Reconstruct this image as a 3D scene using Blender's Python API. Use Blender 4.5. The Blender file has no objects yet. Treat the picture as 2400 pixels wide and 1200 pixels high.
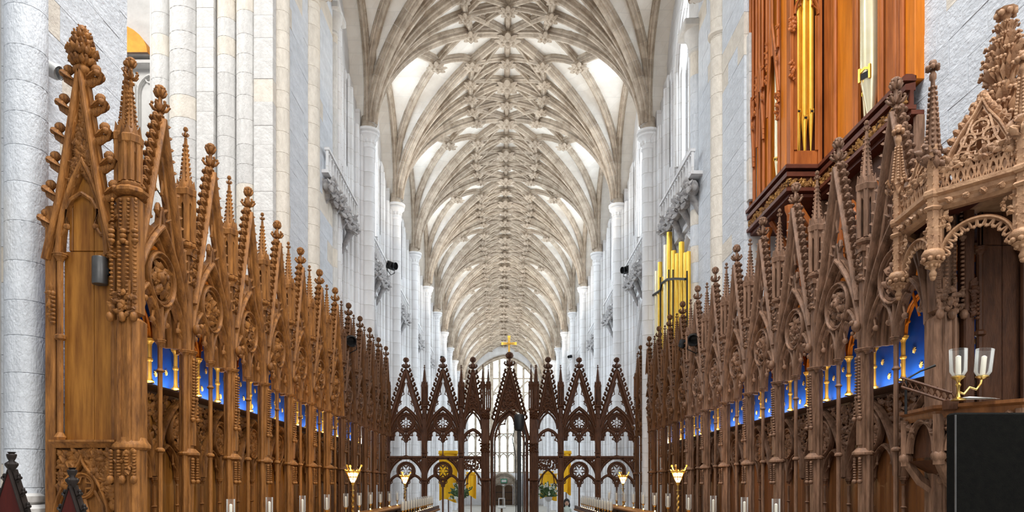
import bpy, math, random
from mathutils import Vector, Matrix, noise
R = math.radians; PI = math.pi
random.seed(7)
sc = bpy.context.scene
COL = sc.collection
# ------------------------------------------------------------------ camera, world, lights, exposure
EYE = 2.2                                   # eye height above the quire floor
cam_d = bpy.data.cameras.new('camera'); cam = bpy.data.objects.new('camera', cam_d); COL.objects.link(cam)
cam.location = (0, 0, EYE); cam.rotation_euler = (R(90), 0, 0)
cam_d.sensor_width = 36; cam_d.lens = 24.75; cam_d.shift_x = 0.005; cam_d.shift_y = 0.2242
cam_d.clip_start = .05; cam_d.clip_end = 300
sc.camera = cam
w = bpy.data.worlds.new('world'); sc.world = w; w.use_nodes = True
bg = w.node_tree.nodes['Background']; bg.inputs[0].default_value = (.90, .94, 1.0, 1); bg.inputs[1].default_value = 0.29
sc.view_settings.view_transform = 'Standard'; sc.view_settings.look = 'None'
sc.view_settings.gamma = 1; sc.view_settings.use_curve_mapping = False
sc.view_settings.exposure = 0.5
def area(name, loc, rot, sx, sy, power, color=(1, 1, 1), spread=180):
    d = bpy.data.lights.new(name, 'AREA'); d.shape = 'RECTANGLE'; d.size = sx; d.size_y = sy
    d.energy = power; d.color = color; d.spread = R(spread)
    o = bpy.data.objects.new(name, d); o.location = loc; o.rotation_euler = rot; COL.objects.link(o); return o
# daylight of the presbytery windows behind the camera, and of the north transept windows beside the crossing
area('presbytery_daylight', (1.5, -9, 9), (R(72), 0, 0), 9, 8, 650, (1, .97, .92))
area('lantern_daylight', (0, 4.5, 19), (0, 0, 0), 8, 7, 2000, (1, .985, .96), 150)
area('north_transept_daylight', (7.5, 1.5, 8), (R(66), 0, R(52)), 5, 6, 420, (1, .96, .9))
area('south_transept_fill', (-10.5, 10.5, 15), (R(38), 0, R(-8)), 3, 3, 500, (1, .97, .92))  # added area lamp that brightens the transept tracery
# added warm area lamps, unseen above the nave, turned up to the vault
for fy, fp in ((17.8, 210), (27, 330), (38.5, 380), (50, 420), (62, 420), (72, 300)):
    for s in (-1, 1):
        area('vault_fill', (s * 3.0, fy, EYE + 8.7), (R(180), R(-s * 14), 0), .5, 3.5, fp * .16, (1, .86, .68), 150)
# lamp strips on the ledge inside both rows of stalls
for s, xx in ((-1, -4.43), (1, 4.83)):
    area('stall_lamp_strip', (xx, 15.8, EYE + 1.29), (R(180), R(-s * -28), 0), .03, 16.4, 55, (1, .84, .62))

# ------------------------------------------------------------------ materials
def nodes(m):
    m.use_nodes = True; nt = m.node_tree; return nt, nt.nodes, nt.links, nt.nodes['Principled BSDF']
def mat(name, c1, c2=None, rough=.7, metal=0, scale=4, stretch=(1, 1, 1), bump=.15, bscale=None, vary=0, emit=None, es=0, spec=.28, joints=None):
    m = bpy.data.materials.new(name); nt, N, L, b = nodes(m)
    b.inputs['Roughness'].default_value = rough; b.inputs['Metallic'].default_value = metal
    b.inputs['Specular IOR Level'].default_value = spec
    c2 = c2 or c1
    tc = N.new('ShaderNodeTexCoord'); mp = N.new('ShaderNodeMapping'); mp.inputs['Scale'].default_value = stretch
    L.new(tc.outputs['Object'], mp.inputs[0])
    n = N.new('ShaderNodeTexNoise'); n.inputs['Scale'].default_value = scale; n.inputs['Detail'].default_value = 6; n.inputs['Roughness'].default_value = .62
    L.new(mp.outputs[0], n.inputs['Vector'])
    r = N.new('ShaderNodeValToRGB'); r.color_ramp.elements[0].position = .32; r.color_ramp.elements[1].position = .68
    r.color_ramp.elements[0].color = (*c2, 1); r.color_ramp.elements[1].color = (*c1, 1)
    L.new(n.outputs[0], r.inputs[0]); col = r.outputs[0]
    if vary:
        oi = N.new('ShaderNodeObjectInfo'); mr = N.new('ShaderNodeMapRange'); mr.inputs[3].default_value = 1 - vary; mr.inputs[4].default_value = 1 + vary * .5
        L.new(oi.outputs['Random'], mr.inputs[0])
        hs = N.new('ShaderNodeHueSaturation'); L.new(mr.outputs[0], hs.inputs['Value']); L.new(col, hs.inputs['Color']); col = hs.outputs[0]
    if joints:                                # fine masonry joints on surfaces too far away to build the blocks
        geo = N.new('ShaderNodeNewGeometry'); sx = N.new('ShaderNodeSeparateXYZ'); L.new(geo.outputs['Position'], sx.inputs[0])
        ad = N.new('ShaderNodeMath'); ad.operation = 'ADD'; L.new(sx.outputs[0], ad.inputs[0]); L.new(sx.outputs[1], ad.inputs[1])
        cb = N.new('ShaderNodeCombineXYZ'); L.new(ad.outputs[0], cb.inputs[0]); L.new(sx.outputs[2], cb.inputs[1])
        bt = N.new('ShaderNodeTexBrick'); bt.inputs['Scale'].default_value = 1; bt.inputs['Brick Width'].default_value = joints[0]; bt.inputs['Row Height'].default_value = joints[1]
        bt.inputs['Mortar Size'].default_value = .012; bt.inputs['Mortar Smooth'].default_value = .4
        bt.inputs['Color1'].default_value = (1, 1, 1, 1); bt.inputs['Color2'].default_value = (.93, .92, .91, 1); bt.inputs['Mortar'].default_value = (*([.80, .78, .75] if len(joints) < 3 else [joints[2]]*3), 1)
        L.new(cb.outputs[0], bt.inputs['Vector'])
        mx = N.new('ShaderNodeMix'); mx.data_type = 'RGBA'; mx.blend_type = 'MULTIPLY'; mx.inputs[0].default_value = 1
        L.new(col, mx.inputs[6]); L.new(bt.outputs[0], mx.inputs[7]); col = mx.outputs[2]
    L.new(col, b.inputs['Base Color'])
    if bump:
        n2 = N.new('ShaderNodeTexNoise'); n2.inputs['Scale'].default_value = bscale or scale * 6; n2.inputs['Detail'].default_value = 5
        L.new(mp.outputs[0], n2.inputs['Vector'])
        bp = N.new('ShaderNodeBump'); bp.inputs['Strength'].default_value = bump; bp.inputs['Distance'].default_value = .02
        L.new(n2.outputs[0], bp.inputs['Height']); L.new(bp.outputs[0], b.inputs['Normal'])
    if emit: b.inputs['Emission Color'].default_value = (*emit, 1); b.inputs['Emission Strength'].default_value = es
    return m
M = {}
M['oak'] = mat('oak', (.40, .168, .040), (.11, .040, .009), .55, scale=5, stretch=(3, 3, .5), bump=.35, vary=.1)
M['oak_shaded'] = mat('oak_far_shaded', (.19, .082, .030), (.075, .03, .010), .5, scale=5, stretch=(3, 3, .5), bump=.35, vary=.1)  # darker oak: the dim light of the far bays put into the colour
M['oak_grey'] = mat('oak_greyed', (.33, .185, .115), (.10, .050, .027), .52, scale=5, stretch=(3, 3, .5), bump=.35, vary=.1)
M['oak_dark'] = mat('oak_dark', (.125, .050, .022), (.052, .019, .008), .5, scale=6, stretch=(3, 3, .6), bump=.3, vary=.1)
M['oak_board'] = mat('oak_board', (.43, .185, .032), (.16, .055, .008), .42, scale=3, stretch=(4, 4, .35), bump=.15, vary=.12)
M['oak_board_grey'] = mat('oak_board_greyed', (.27, .105, .032), (.12, .042, .012), .42, scale=3, stretch=(4, 4, .35), bump=.15, vary=.12)
M['oak_black'] = mat('oak_black', (.028, .02, .017), (.012, .009, .008), .5)
M['ledge'] = mat('ledge_wood', (.075, .036, .020), (.035, .017, .010), .4, scale=5, stretch=(3, 3, 1))
M['mahogany'] = mat('mahogany', (.085, .012, .008), (.045, .007, .005), .3, stretch=(3, 3, .4))
M['case'] = mat('case_wood', (.50, .150, .032), (.27, .07, .012), .45, scale=3, stretch=(4, 4, .4), bump=.15, vary=.1)
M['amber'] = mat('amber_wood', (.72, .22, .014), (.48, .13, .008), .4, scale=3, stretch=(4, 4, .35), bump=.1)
M['cornice'] = mat('cornice_wood', (.15, .042, .022), (.08, .022, .012), .4)
M['pale_oak'] = mat('tester_oak', (.50, .30, .17), (.27, .14, .075), .5, scale=7, bump=.4)
M['red_wood'] = mat('tester_ceiling', (.10, .022, .012), (.05, .011, .007), .6)
M['stone'] = mat('ashlar', (.68, .67, .65), (.53, .52, .505), .85, scale=2.2, bump=.7, bscale=9, vary=.06)
M['stone_warm'] = mat('ashlar_warm', (.74, .69, .61), (.60, .55, .48), .85, scale=2.5, bump=.6, bscale=9, vary=.06)
M['stone_cool'] = mat('ashlar_cool', (.68, .715, .76), (.54, .57, .61), .85, scale=2.2, bump=.8, bscale=9, vary=.05)
M['mortar'] = mat('mortar', (.70, .69, .67), (.58, .56, .54), .9)
M['nave'] = mat('nave_stone', (.82, .83, .85), (.62, .61, .61), .85, scale=1.1, stretch=(1, 1, .6), bump=.3, joints=(1.7, .46))
M['rib'] = mat('rib_stone', (.58, .50, .41), (.31, .245, .185), .85, scale=3, bump=.4, vary=.16)
M['web'] = mat('web_stone', (.88, .86, .82), (.74, .70, .64), .9, scale=1.2, bump=.25, joints=(.55, .3, .9))
M['carved'] = mat('carved_stone', (.50, .485, .48), (.26, .25, .25), .85, scale=8)
M['gold'] = mat('gold', (1.0, .68, .12), (.95, .56, .07), .3, metal=.7, bump=0)
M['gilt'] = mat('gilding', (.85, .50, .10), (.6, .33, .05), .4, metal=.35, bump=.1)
M['gilt_dull'] = mat('worn_gilding', (.42, .22, .06), (.2, .08, .025), .5, metal=.2, bump=.1)
M['pale_gold'] = mat('pale_gold', (.93, .86, .62), (.85, .76, .48), .3, metal=.55, bump=0)
M['brass'] = mat('brass', (.75, .52, .18), (.6, .38, .1), .3, metal=1, bump=0)
M['blue'] = mat('blue_paint', (.006, .10, .62), (.004, .06, .42), .5, scale=3, bump=.05)
M['star'] = mat('star_gilt', (.95, .66, .22), None, .4, metal=.2, bump=0)
M['black'] = mat('black_metal', (.012, .012, .013), (.006, .006, .006), .45, bump=.05)
M['black_cloth'] = mat('black_cloth', (.006, .006, .005), (.003, .003, .003), .9, scale=30, bump=.3, spec=.1)
M['grey_metal'] = mat('grey_metal', (.13, .13, .13), (.09, .09, .09), .4, metal=.6, bump=.05)
M['white_metal'] = mat('white_metal', (.62, .63, .62), (.5, .5, .5), .35, metal=.3, bump=0)
M['wax'] = mat('wax', (.87, .84, .72), None, .5, bump=0)
M['paper'] = mat('paper', (.8, .79, .76), None, .8, bump=.05)
M['yellow'] = mat('yellow_cloth', (.86, .50, .015), (.70, .36, .01), .8, scale=2, bump=.3, bscale=6)
M['leaf'] = mat('leaf_green', (.12, .20, .08), (.05, .10, .04), .6)
M['petal'] = mat('petal_white', (.75, .78, .7), None, .7)
M['flag'] = mat('floor_stone', (.38, .35, .31), (.26, .24, .21), .6, scale=1.5, joints=None)
M['door'] = mat('door_wood', (.16, .09, .05), (.09, .05, .028), .6, stretch=(4, 4, .4))
M['orange'] = mat('painted_ceiling', (.85, .36, .04), (.6, .2, .02), .6, scale=3, emit=(1, .42, .05), es=.0)
M['skin'] = mat('skin', (.55, .34, .25), None, .6, bump=0)
M['hair'] = mat('hair', (.015, .012, .011), None, .6)
M['shirt'] = mat('shirt', (.55, .62, .56), (.4, .46, .42), .8)
M['trouser'] = mat('trouser', (.03, .03, .04), None, .8)
M['green'] = mat('sign_green', (.03, .22, .12), None, .5, bump=0)
M['lit'] = mat('daylit_glass', (.8, .88, .92), None, .4, bump=0, emit=(.86, .94, 1.0), es=9.0)
M['lit_low'] = mat('aisle_glass', (.8, .88, .92), None, .4, bump=0, emit=(.80, .90, 1.0), es=6)
M['flame'] = mat('flame', (1, .8, .4), None, .5, bump=0, emit=(1, .66, .30), es=14)
M['bulb'] = mat('bulb', (1, .8, .5), None, .5, bump=0, emit=(1, .72, .36), es=5)
def glass_mat():
    m = bpy.data.materials.new('clear_glass'); nt, N, L, b = nodes(m)
    b.inputs['Base Color'].default_value = (.95, .98, .97, 1); b.inputs['Roughness'].default_value = .03
    t = N.new('ShaderNodeBsdfTransparent'); mx = N.new('ShaderNodeMixShader'); fr = N.new('ShaderNodeFresnel'); fr.inputs[0].default_value = 1.5
    ad = N.new('ShaderNodeMath'); ad.operation = 'MULTIPLY'; ad.inputs[1].default_value = .6; L.new(fr.outputs[0], ad.inputs[0])
    L.new(ad.outputs[0], mx.inputs[0]); L.new(t.outputs[0], mx.inputs[1]); L.new(b.outputs[0], mx.inputs[2])
    L.new(mx.outputs[0], N['Material Output'].inputs[0]); return m
M['glass'] = glass_mat()
def stained():
    m = bpy.data.materials.new('stained_glass'); nt, N, L, b = nodes(m)
    tc = N.new('ShaderNodeTexCoord'); v = N.new('ShaderNodeTexVoronoi'); v.feature = 'DISTANCE_TO_EDGE'; v.inputs['Scale'].default_value = 7
    v2 = N.new('ShaderNodeTexVoronoi'); v2.inputs['Scale'].default_value = 7
    L.new(tc.outputs['Object'], v.inputs[0]); L.new(tc.outputs['Object'], v2.inputs[0])
    r = N.new('ShaderNodeValToRGB'); r.color_ramp.elements[0].position = .02; r.color_ramp.elements[1].position = .14
    r.color_ramp.elements[0].color = (.22, .30, .28, 1); L.new(v.outputs[0], r.inputs[0])
    r2 = N.new('ShaderNodeValToRGB'); r2.color_ramp.elements[0].color = (.38, .52, .56, 1); r2.color_ramp.elements[1].color = (.95, 1, 1, 1)
    r2.color_ramp.elements[0].position = .0; r2.color_ramp.elements[1].position = .35
    sp = N.new('ShaderNodeSeparateColor'); L.new(v2.outputs['Color'], sp.inputs[0]); L.new(sp.outputs[0], r2.inputs[0])
    mx = N.new('ShaderNodeMix'); mx.data_type = 'RGBA'; mx.blend_type = 'MULTIPLY'; mx.inputs[0].default_value = 1
    L.new(r.outputs[0], mx.inputs[6]); L.new(r2.outputs[0], mx.inputs[7]); L.new(mx.outputs[2], b.inputs['Base Color'])
    L.new(mx.outputs[2], b.inputs['Emission Color']); b.inputs['Emission Strength'].default_value = 2.4; return m
M['stained'] = stained()

# ------------------------------------------------------------------ mesh kit
V = Vector
class MB:
    def __init__(s): s.v = []; s.f = []
    def add(s, vs, fs):
        k = len(s.v); s.v += [tuple(p) for p in vs]; s.f += [tuple(i + k for i in f) for f in fs]; return s
    def box(s, x0, y0, z0, x1, y1, z1, ch=0):
        if ch: return s.cbox(x0, y0, z0, x1, y1, z1, ch)
        return s.add([(x0,y0,z0),(x1,y0,z0),(x1,y1,z0),(x0,y1,z0),(x0,y0,z1),(x1,y0,z1),(x1,y1,z1),(x0,y1,z1)],
                     [(0,3,2,1),(4,5,6,7),(0,1,5,4),(1,2,6,5),(2,3,7,6),(3,0,4,7)])
    def cbox(s, x0, y0, z0, x1, y1, z1, c):     # chamfered box: octagonal plan, two bevelled ends
        def ring(d, z): return [(x0+d+c,y0+d,z),(x1-d-c,y0+d,z),(x1-d,y0+d+c,z),(x1-d,y1-d-c,z),(x1-d-c,y1-d,z),(x0+d+c,y1-d,z),(x0+d,y1-d-c,z),(x0+d,y0+d+c,z)]
        vs = ring(c, z0) + ring(0, z0+c) + ring(0, z1-c) + ring(c, z1); fs = [tuple(range(7,-1,-1)), tuple(range(24,32))]
        for k in range(3):
            for i in range(8): j = (i+1) % 8; fs.append((k*8+i, k*8+j, k*8+8+j, k*8+8+i))
        return s.add(vs, fs)
    def lathe(s, prof, n=8, c=(0,0,0), rot=0, a0=0, a1=2*PI):
        full = abs(a1-a0-2*PI) < 1e-6; m = n if full else n+1; vs = []; fs = []
        for r, z in prof:
            for i in range(m):
                a = rot + a0 + (a1-a0)*i/n; vs.append((c[0]+r*math.cos(a), c[1]+r*math.sin(a), c[2]+z))
        for k in range(len(prof)-1):
            for i in range(n):
                j = (i+1) % m; fs.append((k*m+i, k*m+j, k*m+m+j, k*m+m+i))
        if full:
            fs.append(tuple(range(n-1,-1,-1))); k = (len(prof)-1)*m; fs.append(tuple(range(k, k+n)))
        return s.add(vs, fs)
    def ball(s, c, r, n=6, m=4, sz=1, sx=1, sy=1):
        prof = [(math.sin(PI*k/m)*r if 0 < k < m else r*.05, -math.cos(PI*k/m)*r*sz) for k in range(m+1)]
        k0 = len(s.v); s.lathe(prof, n, c)
        if sx != 1 or sy != 1: s.v[k0:] = [(c[0]+(x-c[0])*sx, c[1]+(y-c[1])*sy, z) for x, y, z in s.v[k0:]]
        return s
    def tube(s, path, r, n=6, side=None):
        path = [V(p) for p in path]; m = len(path); rr = r if isinstance(r, (list, tuple)) else [r]*m; vs = []
        up = V((0,0,1))
        for i, p in enumerate(path):
            t = (path[min(i+1,m-1)] - path[max(i-1,0)]).normalized()
            a = t.cross(up)
            if a.length < .05: a = t.cross(V((0,1,0)))
            a.normalize(); b = a.cross(t)
            for k in range(n):
                q = 2*PI*k/n; vs.append(p + (a*math.cos(q) + b*math.sin(q))*rr[i])
        fs = [tuple(range(n)), tuple(range(m*n-1, m*n-n-1, -1))]
        for i in range(m-1):
            for k in range(n): j = (k+1) % n; fs.append((i*n+j, i*n+k, i*n+n+k, i*n+n+j))
        return s.add(vs, fs)
    def sweep(s, path, sec, nrm, closed=False, scales=None):
        path = [V(p) for p in path]; m = len(path); nrm = V(nrm).normalized(); n = len(sec); vs = []
        for i, p in enumerate(path):
            a = path[(i-1) % m] if closed or i > 0 else None; b = path[(i+1) % m] if closed or i < m-1 else None
            ta = (p-a).normalized() if a is not None else None; tb = (b-p).normalized() if b is not None else None
            if ta is None or ta.length == 0: ta = tb
            if tb is None or tb.length == 0: tb = ta
            t = ta + tb
            t = t.normalized() if t.length > 1e-6 else tb
            S = t.cross(nrm).normalized(); k = 1/max(.35, t.dot(tb)); q = scales[i] if scales else 1
            for u, v in sec: vs.append(p + S*(u*k*q) + nrm*(v*q))
        fs = []
        for i in range(m if closed else m-1):
            j = (i+1) % m
            for k in range(n): l = (k+1) % n; fs.append((i*n+k, i*n+l, j*n+l, j*n+k))
        if not closed: fs += [tuple(range(n-1,-1,-1)), tuple(range((m-1)*n, m*n))]
        return s.add(vs, fs)
    def leaf(s, p, d, nrm, L, W, curl=.5):
        p = V(p); d = V(d).normalized(); nrm = V(nrm).normalized(); w_ = d.cross(nrm)
        a = p + nrm*L*.12; m_ = p + d*L*.5 + nrm*L*curl*.75; t = p + d*L + nrm*L*curl*.25
        l = p + d*L*.45 + w_*W - nrm*L*.02; r = p + d*L*.45 - w_*W - nrm*L*.02; l2 = p + d*L*.8 + w_*W*.6; r2 = p + d*L*.8 - w_*W*.6
        return s.add([p, a, l, m_, r, l2, r2, t], [(0,2,3),(0,3,4),(2,5,3),(3,6,4),(5,7,3),(3,7,6),(0,4,2),(2,4,6,5),(5,6,7)])
    def tf(s, mx):
        s.v = [tuple(mx @ V(p)) for p in s.v]; return s
    def mesh(s, name='m', smooth=True):
        me = bpy.data.meshes.new(name); me.from_pydata(s.v, [], s.f)
        if smooth:
            me.polygons.foreach_set('use_smooth', [True]*len(me.polygons)); me.update()
            me.set_sharp_from_angle(angle=R(88 if any(q in name for q in ('carving','crocket','finial','leaf','boss','frieze','roundel_c','pendant','pinnacle','cresting','foliage','blossom')) else 40))
        me.update(); return me
class N:                                       # a node of a prototype: part with sub-parts
    def __init__(s, name, mb, mt, loc=(0,0,0), rz=0, sc=(1,1,1), kids=(), label=None, kind=None):
        s.name = name; s.me = mb.mesh(name) if isinstance(mb, MB) else mb; s.mt = mt; s.loc = loc; s.rz = rz; s.sc = sc; s.kids = list(kids); s.label = label; s.kind = kind or ('stuff' if name.endswith('_carving') else None)
        if s.me is not None and not s.me.materials: s.me.materials.append(M[mt])
def obj(name, me, mt=None, parent=None, loc=(0,0,0), rz=0, sc=(1,1,1), rot=None, **props):
    if isinstance(me, MB): me = me.mesh(name)
    o = bpy.data.objects.new(name, me); COL.objects.link(o); o.parent = parent; o.location = loc
    o.rotation_euler = rot or (0,0,rz); o.scale = sc if isinstance(sc, (tuple, list)) else (sc,)*3
    if me is not None and mt:
        if not me.materials: me.materials.append(M[mt])
        elif me.materials[0] != M[mt]: o.material_slots[0].link = 'OBJECT'; o.material_slots[0].material = M[mt]
    for k, v in props.items(): o[k] = v
    return o
def thing(name, label, cat, loc=(0,0,0), rz=0, group=None, **k):
    o = obj(name, None, None, None, loc, rz, label=label, category=cat, **k)
    if group: o['group'] = group
    return o
def spawn(nodes_, parent, mm={}):
    for n in nodes_:
        o = obj(n.name, n.me, mm.get(n.mt, n.mt), parent, n.loc, n.rz, n.sc)
        if n.label: o['label'] = n.label
        if n.kind: o['kind'] = n.kind
        if n.kids: spawn(n.kids, o, mm)
def struct(name, mb, mt, parent=None, **k): return obj(name, mb, mt, parent, kind='structure', **k)

# ---- profiles and curves
def arch(x0, x1, z0, rise, n=8, y=0):
    w_ = (x1-x0)/2; xc = (x0+x1)/2; pts = []
    if rise >= w_:
        Rr = (w_*w_ + rise*rise)/(2*w_); a1 = math.acos((Rr-w_)/Rr)
        pts = [(x0+Rr-Rr*math.cos(a1*i/n), y, z0+Rr*math.sin(a1*i/n)) for i in range(n+1)]
    else: pts = [(xc-w_*math.cos(PI/2*i/n), y, z0+rise*math.sin(PI/2*i/n)) for i in range(n+1)]
    return pts + [(2*xc-p[0], y, p[2]) for p in reversed(pts[:-1])]
def ogee(x0, x1, z0, rise, n=8, y=0):
    w_ = (x1-x0)/2; xc = (x0+x1)/2; pts = []
    for i in range(n+1):
        t = i/n; pts.append((x0 + w_*(t*t*(3-2*t)*.75 + t*.25 if t > .0 else 0), y, z0 + rise*(1-(1-t)**1.6 if t < .5 else (1-.5**1.6)+(t-.5)*2*(.5**1.6))))
    return pts + [(2*xc-p[0], y, p[2]) for p in reversed(pts[:-1])]
def circle(cx, cz, r, n=20, y=0): return [(cx+r*math.sin(2*PI*i/n), y, cz+r*math.cos(2*PI*i/n)) for i in range(n)]
def rect(w_, d, c=0, o=0):
    if not c: return [(-w_/2,-d/2+o),(w_/2,-d/2+o),(w_/2,d/2+o),(-w_/2,d/2+o)]
    return [(-w_/2,-d/2+o),(w_/2,-d/2+o),(w_/2,d/2-c+o),(w_/2-c,d/2+o),(-w_/2+c,d/2+o),(-w_/2,d/2-c+o)]
def mould(w_, d, o=0):                          # a roll between two hollows and fillets, front face towards +b
    return [(-w_*.5,-d*.5+o),(w_*.5,-d*.5+o),(w_*.5,d*.18+o),(w_*.28,d*.08+o),(w_*.22,d*.38+o),(w_*.1,d*.5+o),(-w_*.1,d*.5+o),(-w_*.22,d*.38+o),(-w_*.28,d*.08+o),(-w_*.5,d*.18+o)]
FN = (0,-1,0)
def cusps(mb, path, spots, depth, r, ball=1.6, nrm=V(FN)):   # each spot (i0, i1, i2): cusp tip opposite i1
    for i0, i1, i2 in spots:
        p0, p1, p2 = V(path[i0]), V(path[i1]), V(path[i2]); t = (p2-p0).normalized(); S = t.cross(nrm).normalized(); tip = p1 + S*depth
        for q in (p0, p2): mb.tube([q, q.lerp(tip,.45) + S*depth*.22*0 - (tip-p1)*.12, tip], [r, r*.85, r*.7], 5)
        if ball: mb.ball(tip, r*ball, 6, 4)
def foliage(mb, pts, n, size, nrm=(0,-1,0), seed=1, berries=.25):
    rnd = random.Random(seed); nrm = V(nrm)
    a = V((1,0,0)) if abs(nrm.x) < .7 else V((0,1,0)); a = (a - nrm*a.dot(nrm)).normalized(); b = nrm.cross(a)
    for _ in range(n):
        p = V(rnd.choice(pts) if isinstance(pts, list) else pts(rnd)); q = rnd.uniform(0, 2*PI); d = a*math.cos(q)+b*math.sin(q); L = size*rnd.uniform(.7, 1.3)
        mb.leaf(p - d*L*.5, d + nrm*.25, nrm, L, L*.36, rnd.uniform(.25,.75))
        if rnd.random() < berries: mb.ball(p + nrm*size*.25, size*.17, 5, 3)
    return mb
def crocket_mesh():
    mb = MB()                                   # base at origin, growing along +x and curling up
    mb.tube([(0,0,-.15),(.28,0,-.04),(.58,0,.12),(.72,0,.40),(.56,0,.62)], [.30,.26,.2,.2,.14], 7)
    mb.ball((.50,0,.64), .28, 7, 5)
    for s in (-1,1):
        mb.leaf((.05,s*.1,-.05),(.8,s*.6,.4),(0,s*.3,1),.85,.28,.4); mb.ball((.66,s*.30,.34),.2,6,4)
    return mb
def finial_mb(h=1.0, big=1.0):
    mb = MB()
    mb.lathe([(.07,0),(.07,.08),(.12,.10),(.12,.14),(.06,.17),(.06,.3),(.1,.42),(.06,.5),(.055,.68),(.11,.78),(.14,.88),(.09,.97),(.02,1.0)], 8)
    for tier, z, rr, n in ((0,.34,.2*big,6),(1,.74,.13*big,5)):
        for k in range(n):
            a = 2*PI*k/n + tier*.4; d = V((math.cos(a),math.sin(a),0))
            mb.tube([d*.05+V((0,0,z-.08)), d*rr*.8+V((0,0,z-.03)), d*rr*1.15+V((0,0,z+.08)), d*rr*.9+V((0,0,z+.15))],[.035,.045,.05,.03],5)
            mb.ball(d*rr*1.0+V((0,0,z+.13)), .05*big, 5, 3)
    for k in range(5):
        a = 2*PI*k/5; mb.ball((math.cos(a)*.08*big, math.sin(a)*.08*big, .9), .07*big, 5, 3)
    return mb.tf(Matrix.Diagonal((h,h,h,1)))
CROCK = crocket_mesh().mesh('crocket'); CROCK.materials.append(M['oak'])
FINIAL = finial_mb().mesh('finial'); FINIAL.materials.append(M['oak'])
def bead_strip(mb, x, y, z0, z1, n, r, dx=0):
    for k in range(n):
        t = (k+.5)/n; z = z0+(z1-z0)*t; mb.ball((x+dx*t, y, z), r, 5, 3, .62 if k else 1.1)
def bars(mb, segs, w_, d, y=0):
    for a, b in segs: mb.sweep([(a[0],y,a[1]),(b[0],y,b[1])], mould(w_, d), FN)
def capital(mb, x, y, z, r, h=.08, n=8): return mb.lathe([(r,0),(r*1.05,h*.2),(r*1.7,h*.55),(r*1.9,h*.6),(r*1.9,h*.8),(r*2.15,h*.85),(r*2.15,h)], n, (x,y,z))
# ------------------------------------------------------------------ the nave: vault, walls, piers
P = 5.8; Y0 = 16.3; W = 4.4; HS = 11.1; HR = 16.15
def axis(y): return .05 - .0075*(y-22)
def prof(t): s = math.sqrt(max(t,0)); return s*(1.17-.17*s**3)
def vh(u, v):
    dx = abs(u)*P; dv = max(0, (1-v))*W; t = min(1, max(dx/(P/2), dv/W, 1e-5)); ve = 1 - dv/t/W
    E = HR - (HR-15.05)*min(1, max(0, ve)/.6)**1.4
    return HS + (E-HS)*prof(t)**(1-.5*min(1,max(0,ve)/.57))
def vpt(u, v, dz=0): return V((v*W, u*P, EYE + vh(u, v) + dz))
def web_mesh(u0, u1):
    mb = MB(); nu = int(40*(u1-u0)); vs = [0,.06,.12,.18,.25,.32,.39,.46,.53,.6,.67,.74,.8,.86,.91,.95,.98,1,1.06,1.14]
    vs = [-v for v in reversed(vs[1:])] + vs
    for i in range(nu+1):
        for v in vs: p = vpt(u0+(u1-u0)*i/nu, abs(v)); p.x *= (1 if v >= 0 else -1); mb.v.append(tuple(p))
    n = len(vs)
    for i in range(nu):
        for k in range(n-1): mb.f.append((i*n+k, i*n+k+1, i*n+n+k+1, i*n+n+k))
    return mb.mesh('web')
WEB = web_mesh(-.5,.5); WEBH = web_mesh(0,.5)
_h = [(-.14,.07),(-.05,.13),(.03,.15),(.06,.15),(.065,.105),(.11,.085),(.13,.12),(.16,.125),(.18,.09),(.175,.065),(.215,.06),(.255,.035)]
SECR = [(a_, b_) for a_, b_ in _h] + [(a_, -b_) for a_, b_ in reversed(_h)]
SECR = SECR[::-1]
def rib_path(a, b, n):
    pts = []
    for i in range(n+1):
        t = i/n
        if a[1] == 1 and a[0] in (0,): t = t**1.7   # finer near the springer
        pts.append(vpt(a[0]+(b[0]-a[0])*t, a[1]+(b[1]-a[1])*t))
    return pts
def rib_parts(a, b, nst, w_=1.0, sub=2):
    path = rib_path(a, b, nst*sub)
    side = V((b[1]-a[1])*0 + 0 for _ in range(3)) if False else V(((b[0]-a[0])*P, -(b[1]-a[1])*W, 0)).normalized()
    pl = (path[-1]-path[0]).cross(side)
    sgn = -1 if (path[1]-path[0]).cross(side).dot(V((-(b[1]-a[1])*0,0,1)) + (path[-1]-path[0])*0) < 0 else 1
    # section 'a' must point down/into the room
    t0 = (path[len(path)//2]-path[len(path)//2-1]).normalized(); S = t0.cross(side)
    sg = 1 if S.z < 0 else -1
    sec = [(x*w_*sg, y*w_) for x, y in SECR]
    if sg < 0: sec = sec[::-1]
    return path, side, sec
def rib_nodes(name, a, b, nst, w_=1.0, stones=False, sub=2):
    path, side, sec = rib_parts(a, b, nst, w_, sub)
    if stones:
        kids = []
        for k in range(nst):
            seg = path[k*sub:(k+1)*sub+1]; d0 = (seg[1]-seg[0]).normalized()*.007; d1 = (seg[-1]-seg[-2]).normalized()*.007
            seg = [seg[0]+d0] + seg[1:-1] + [seg[-1]-d1]
            kids.append(N('stone', MB().sweep(seg, sec, side), 'rib'))
        core = [(x*.93, y*.9) for x, y in sec]
        return N(name, MB().sweep(path, core, side), 'mortar', kids=kids)
    pp, ss = [], []
    for k in range(nst):
        seg = path[k*sub:(k+1)*sub+1]; L = max((seg[1]-seg[0]).length, .05); e = min(.3, .012/L); f = min(.3, .012/max((seg[-1]-seg[-2]).length,.05))
        pp += [seg[0], seg[0].lerp(seg[1], e)] + seg[1:-1] + [seg[-1].lerp(seg[-2], f)]; ss += [.9, 1] + [1]*(len(seg)-2) + [1]
    pp.append(path[-1]); ss.append(.9)
    return N(name, MB().sweep(pp, sec, side, scales=ss), 'rib')
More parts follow.
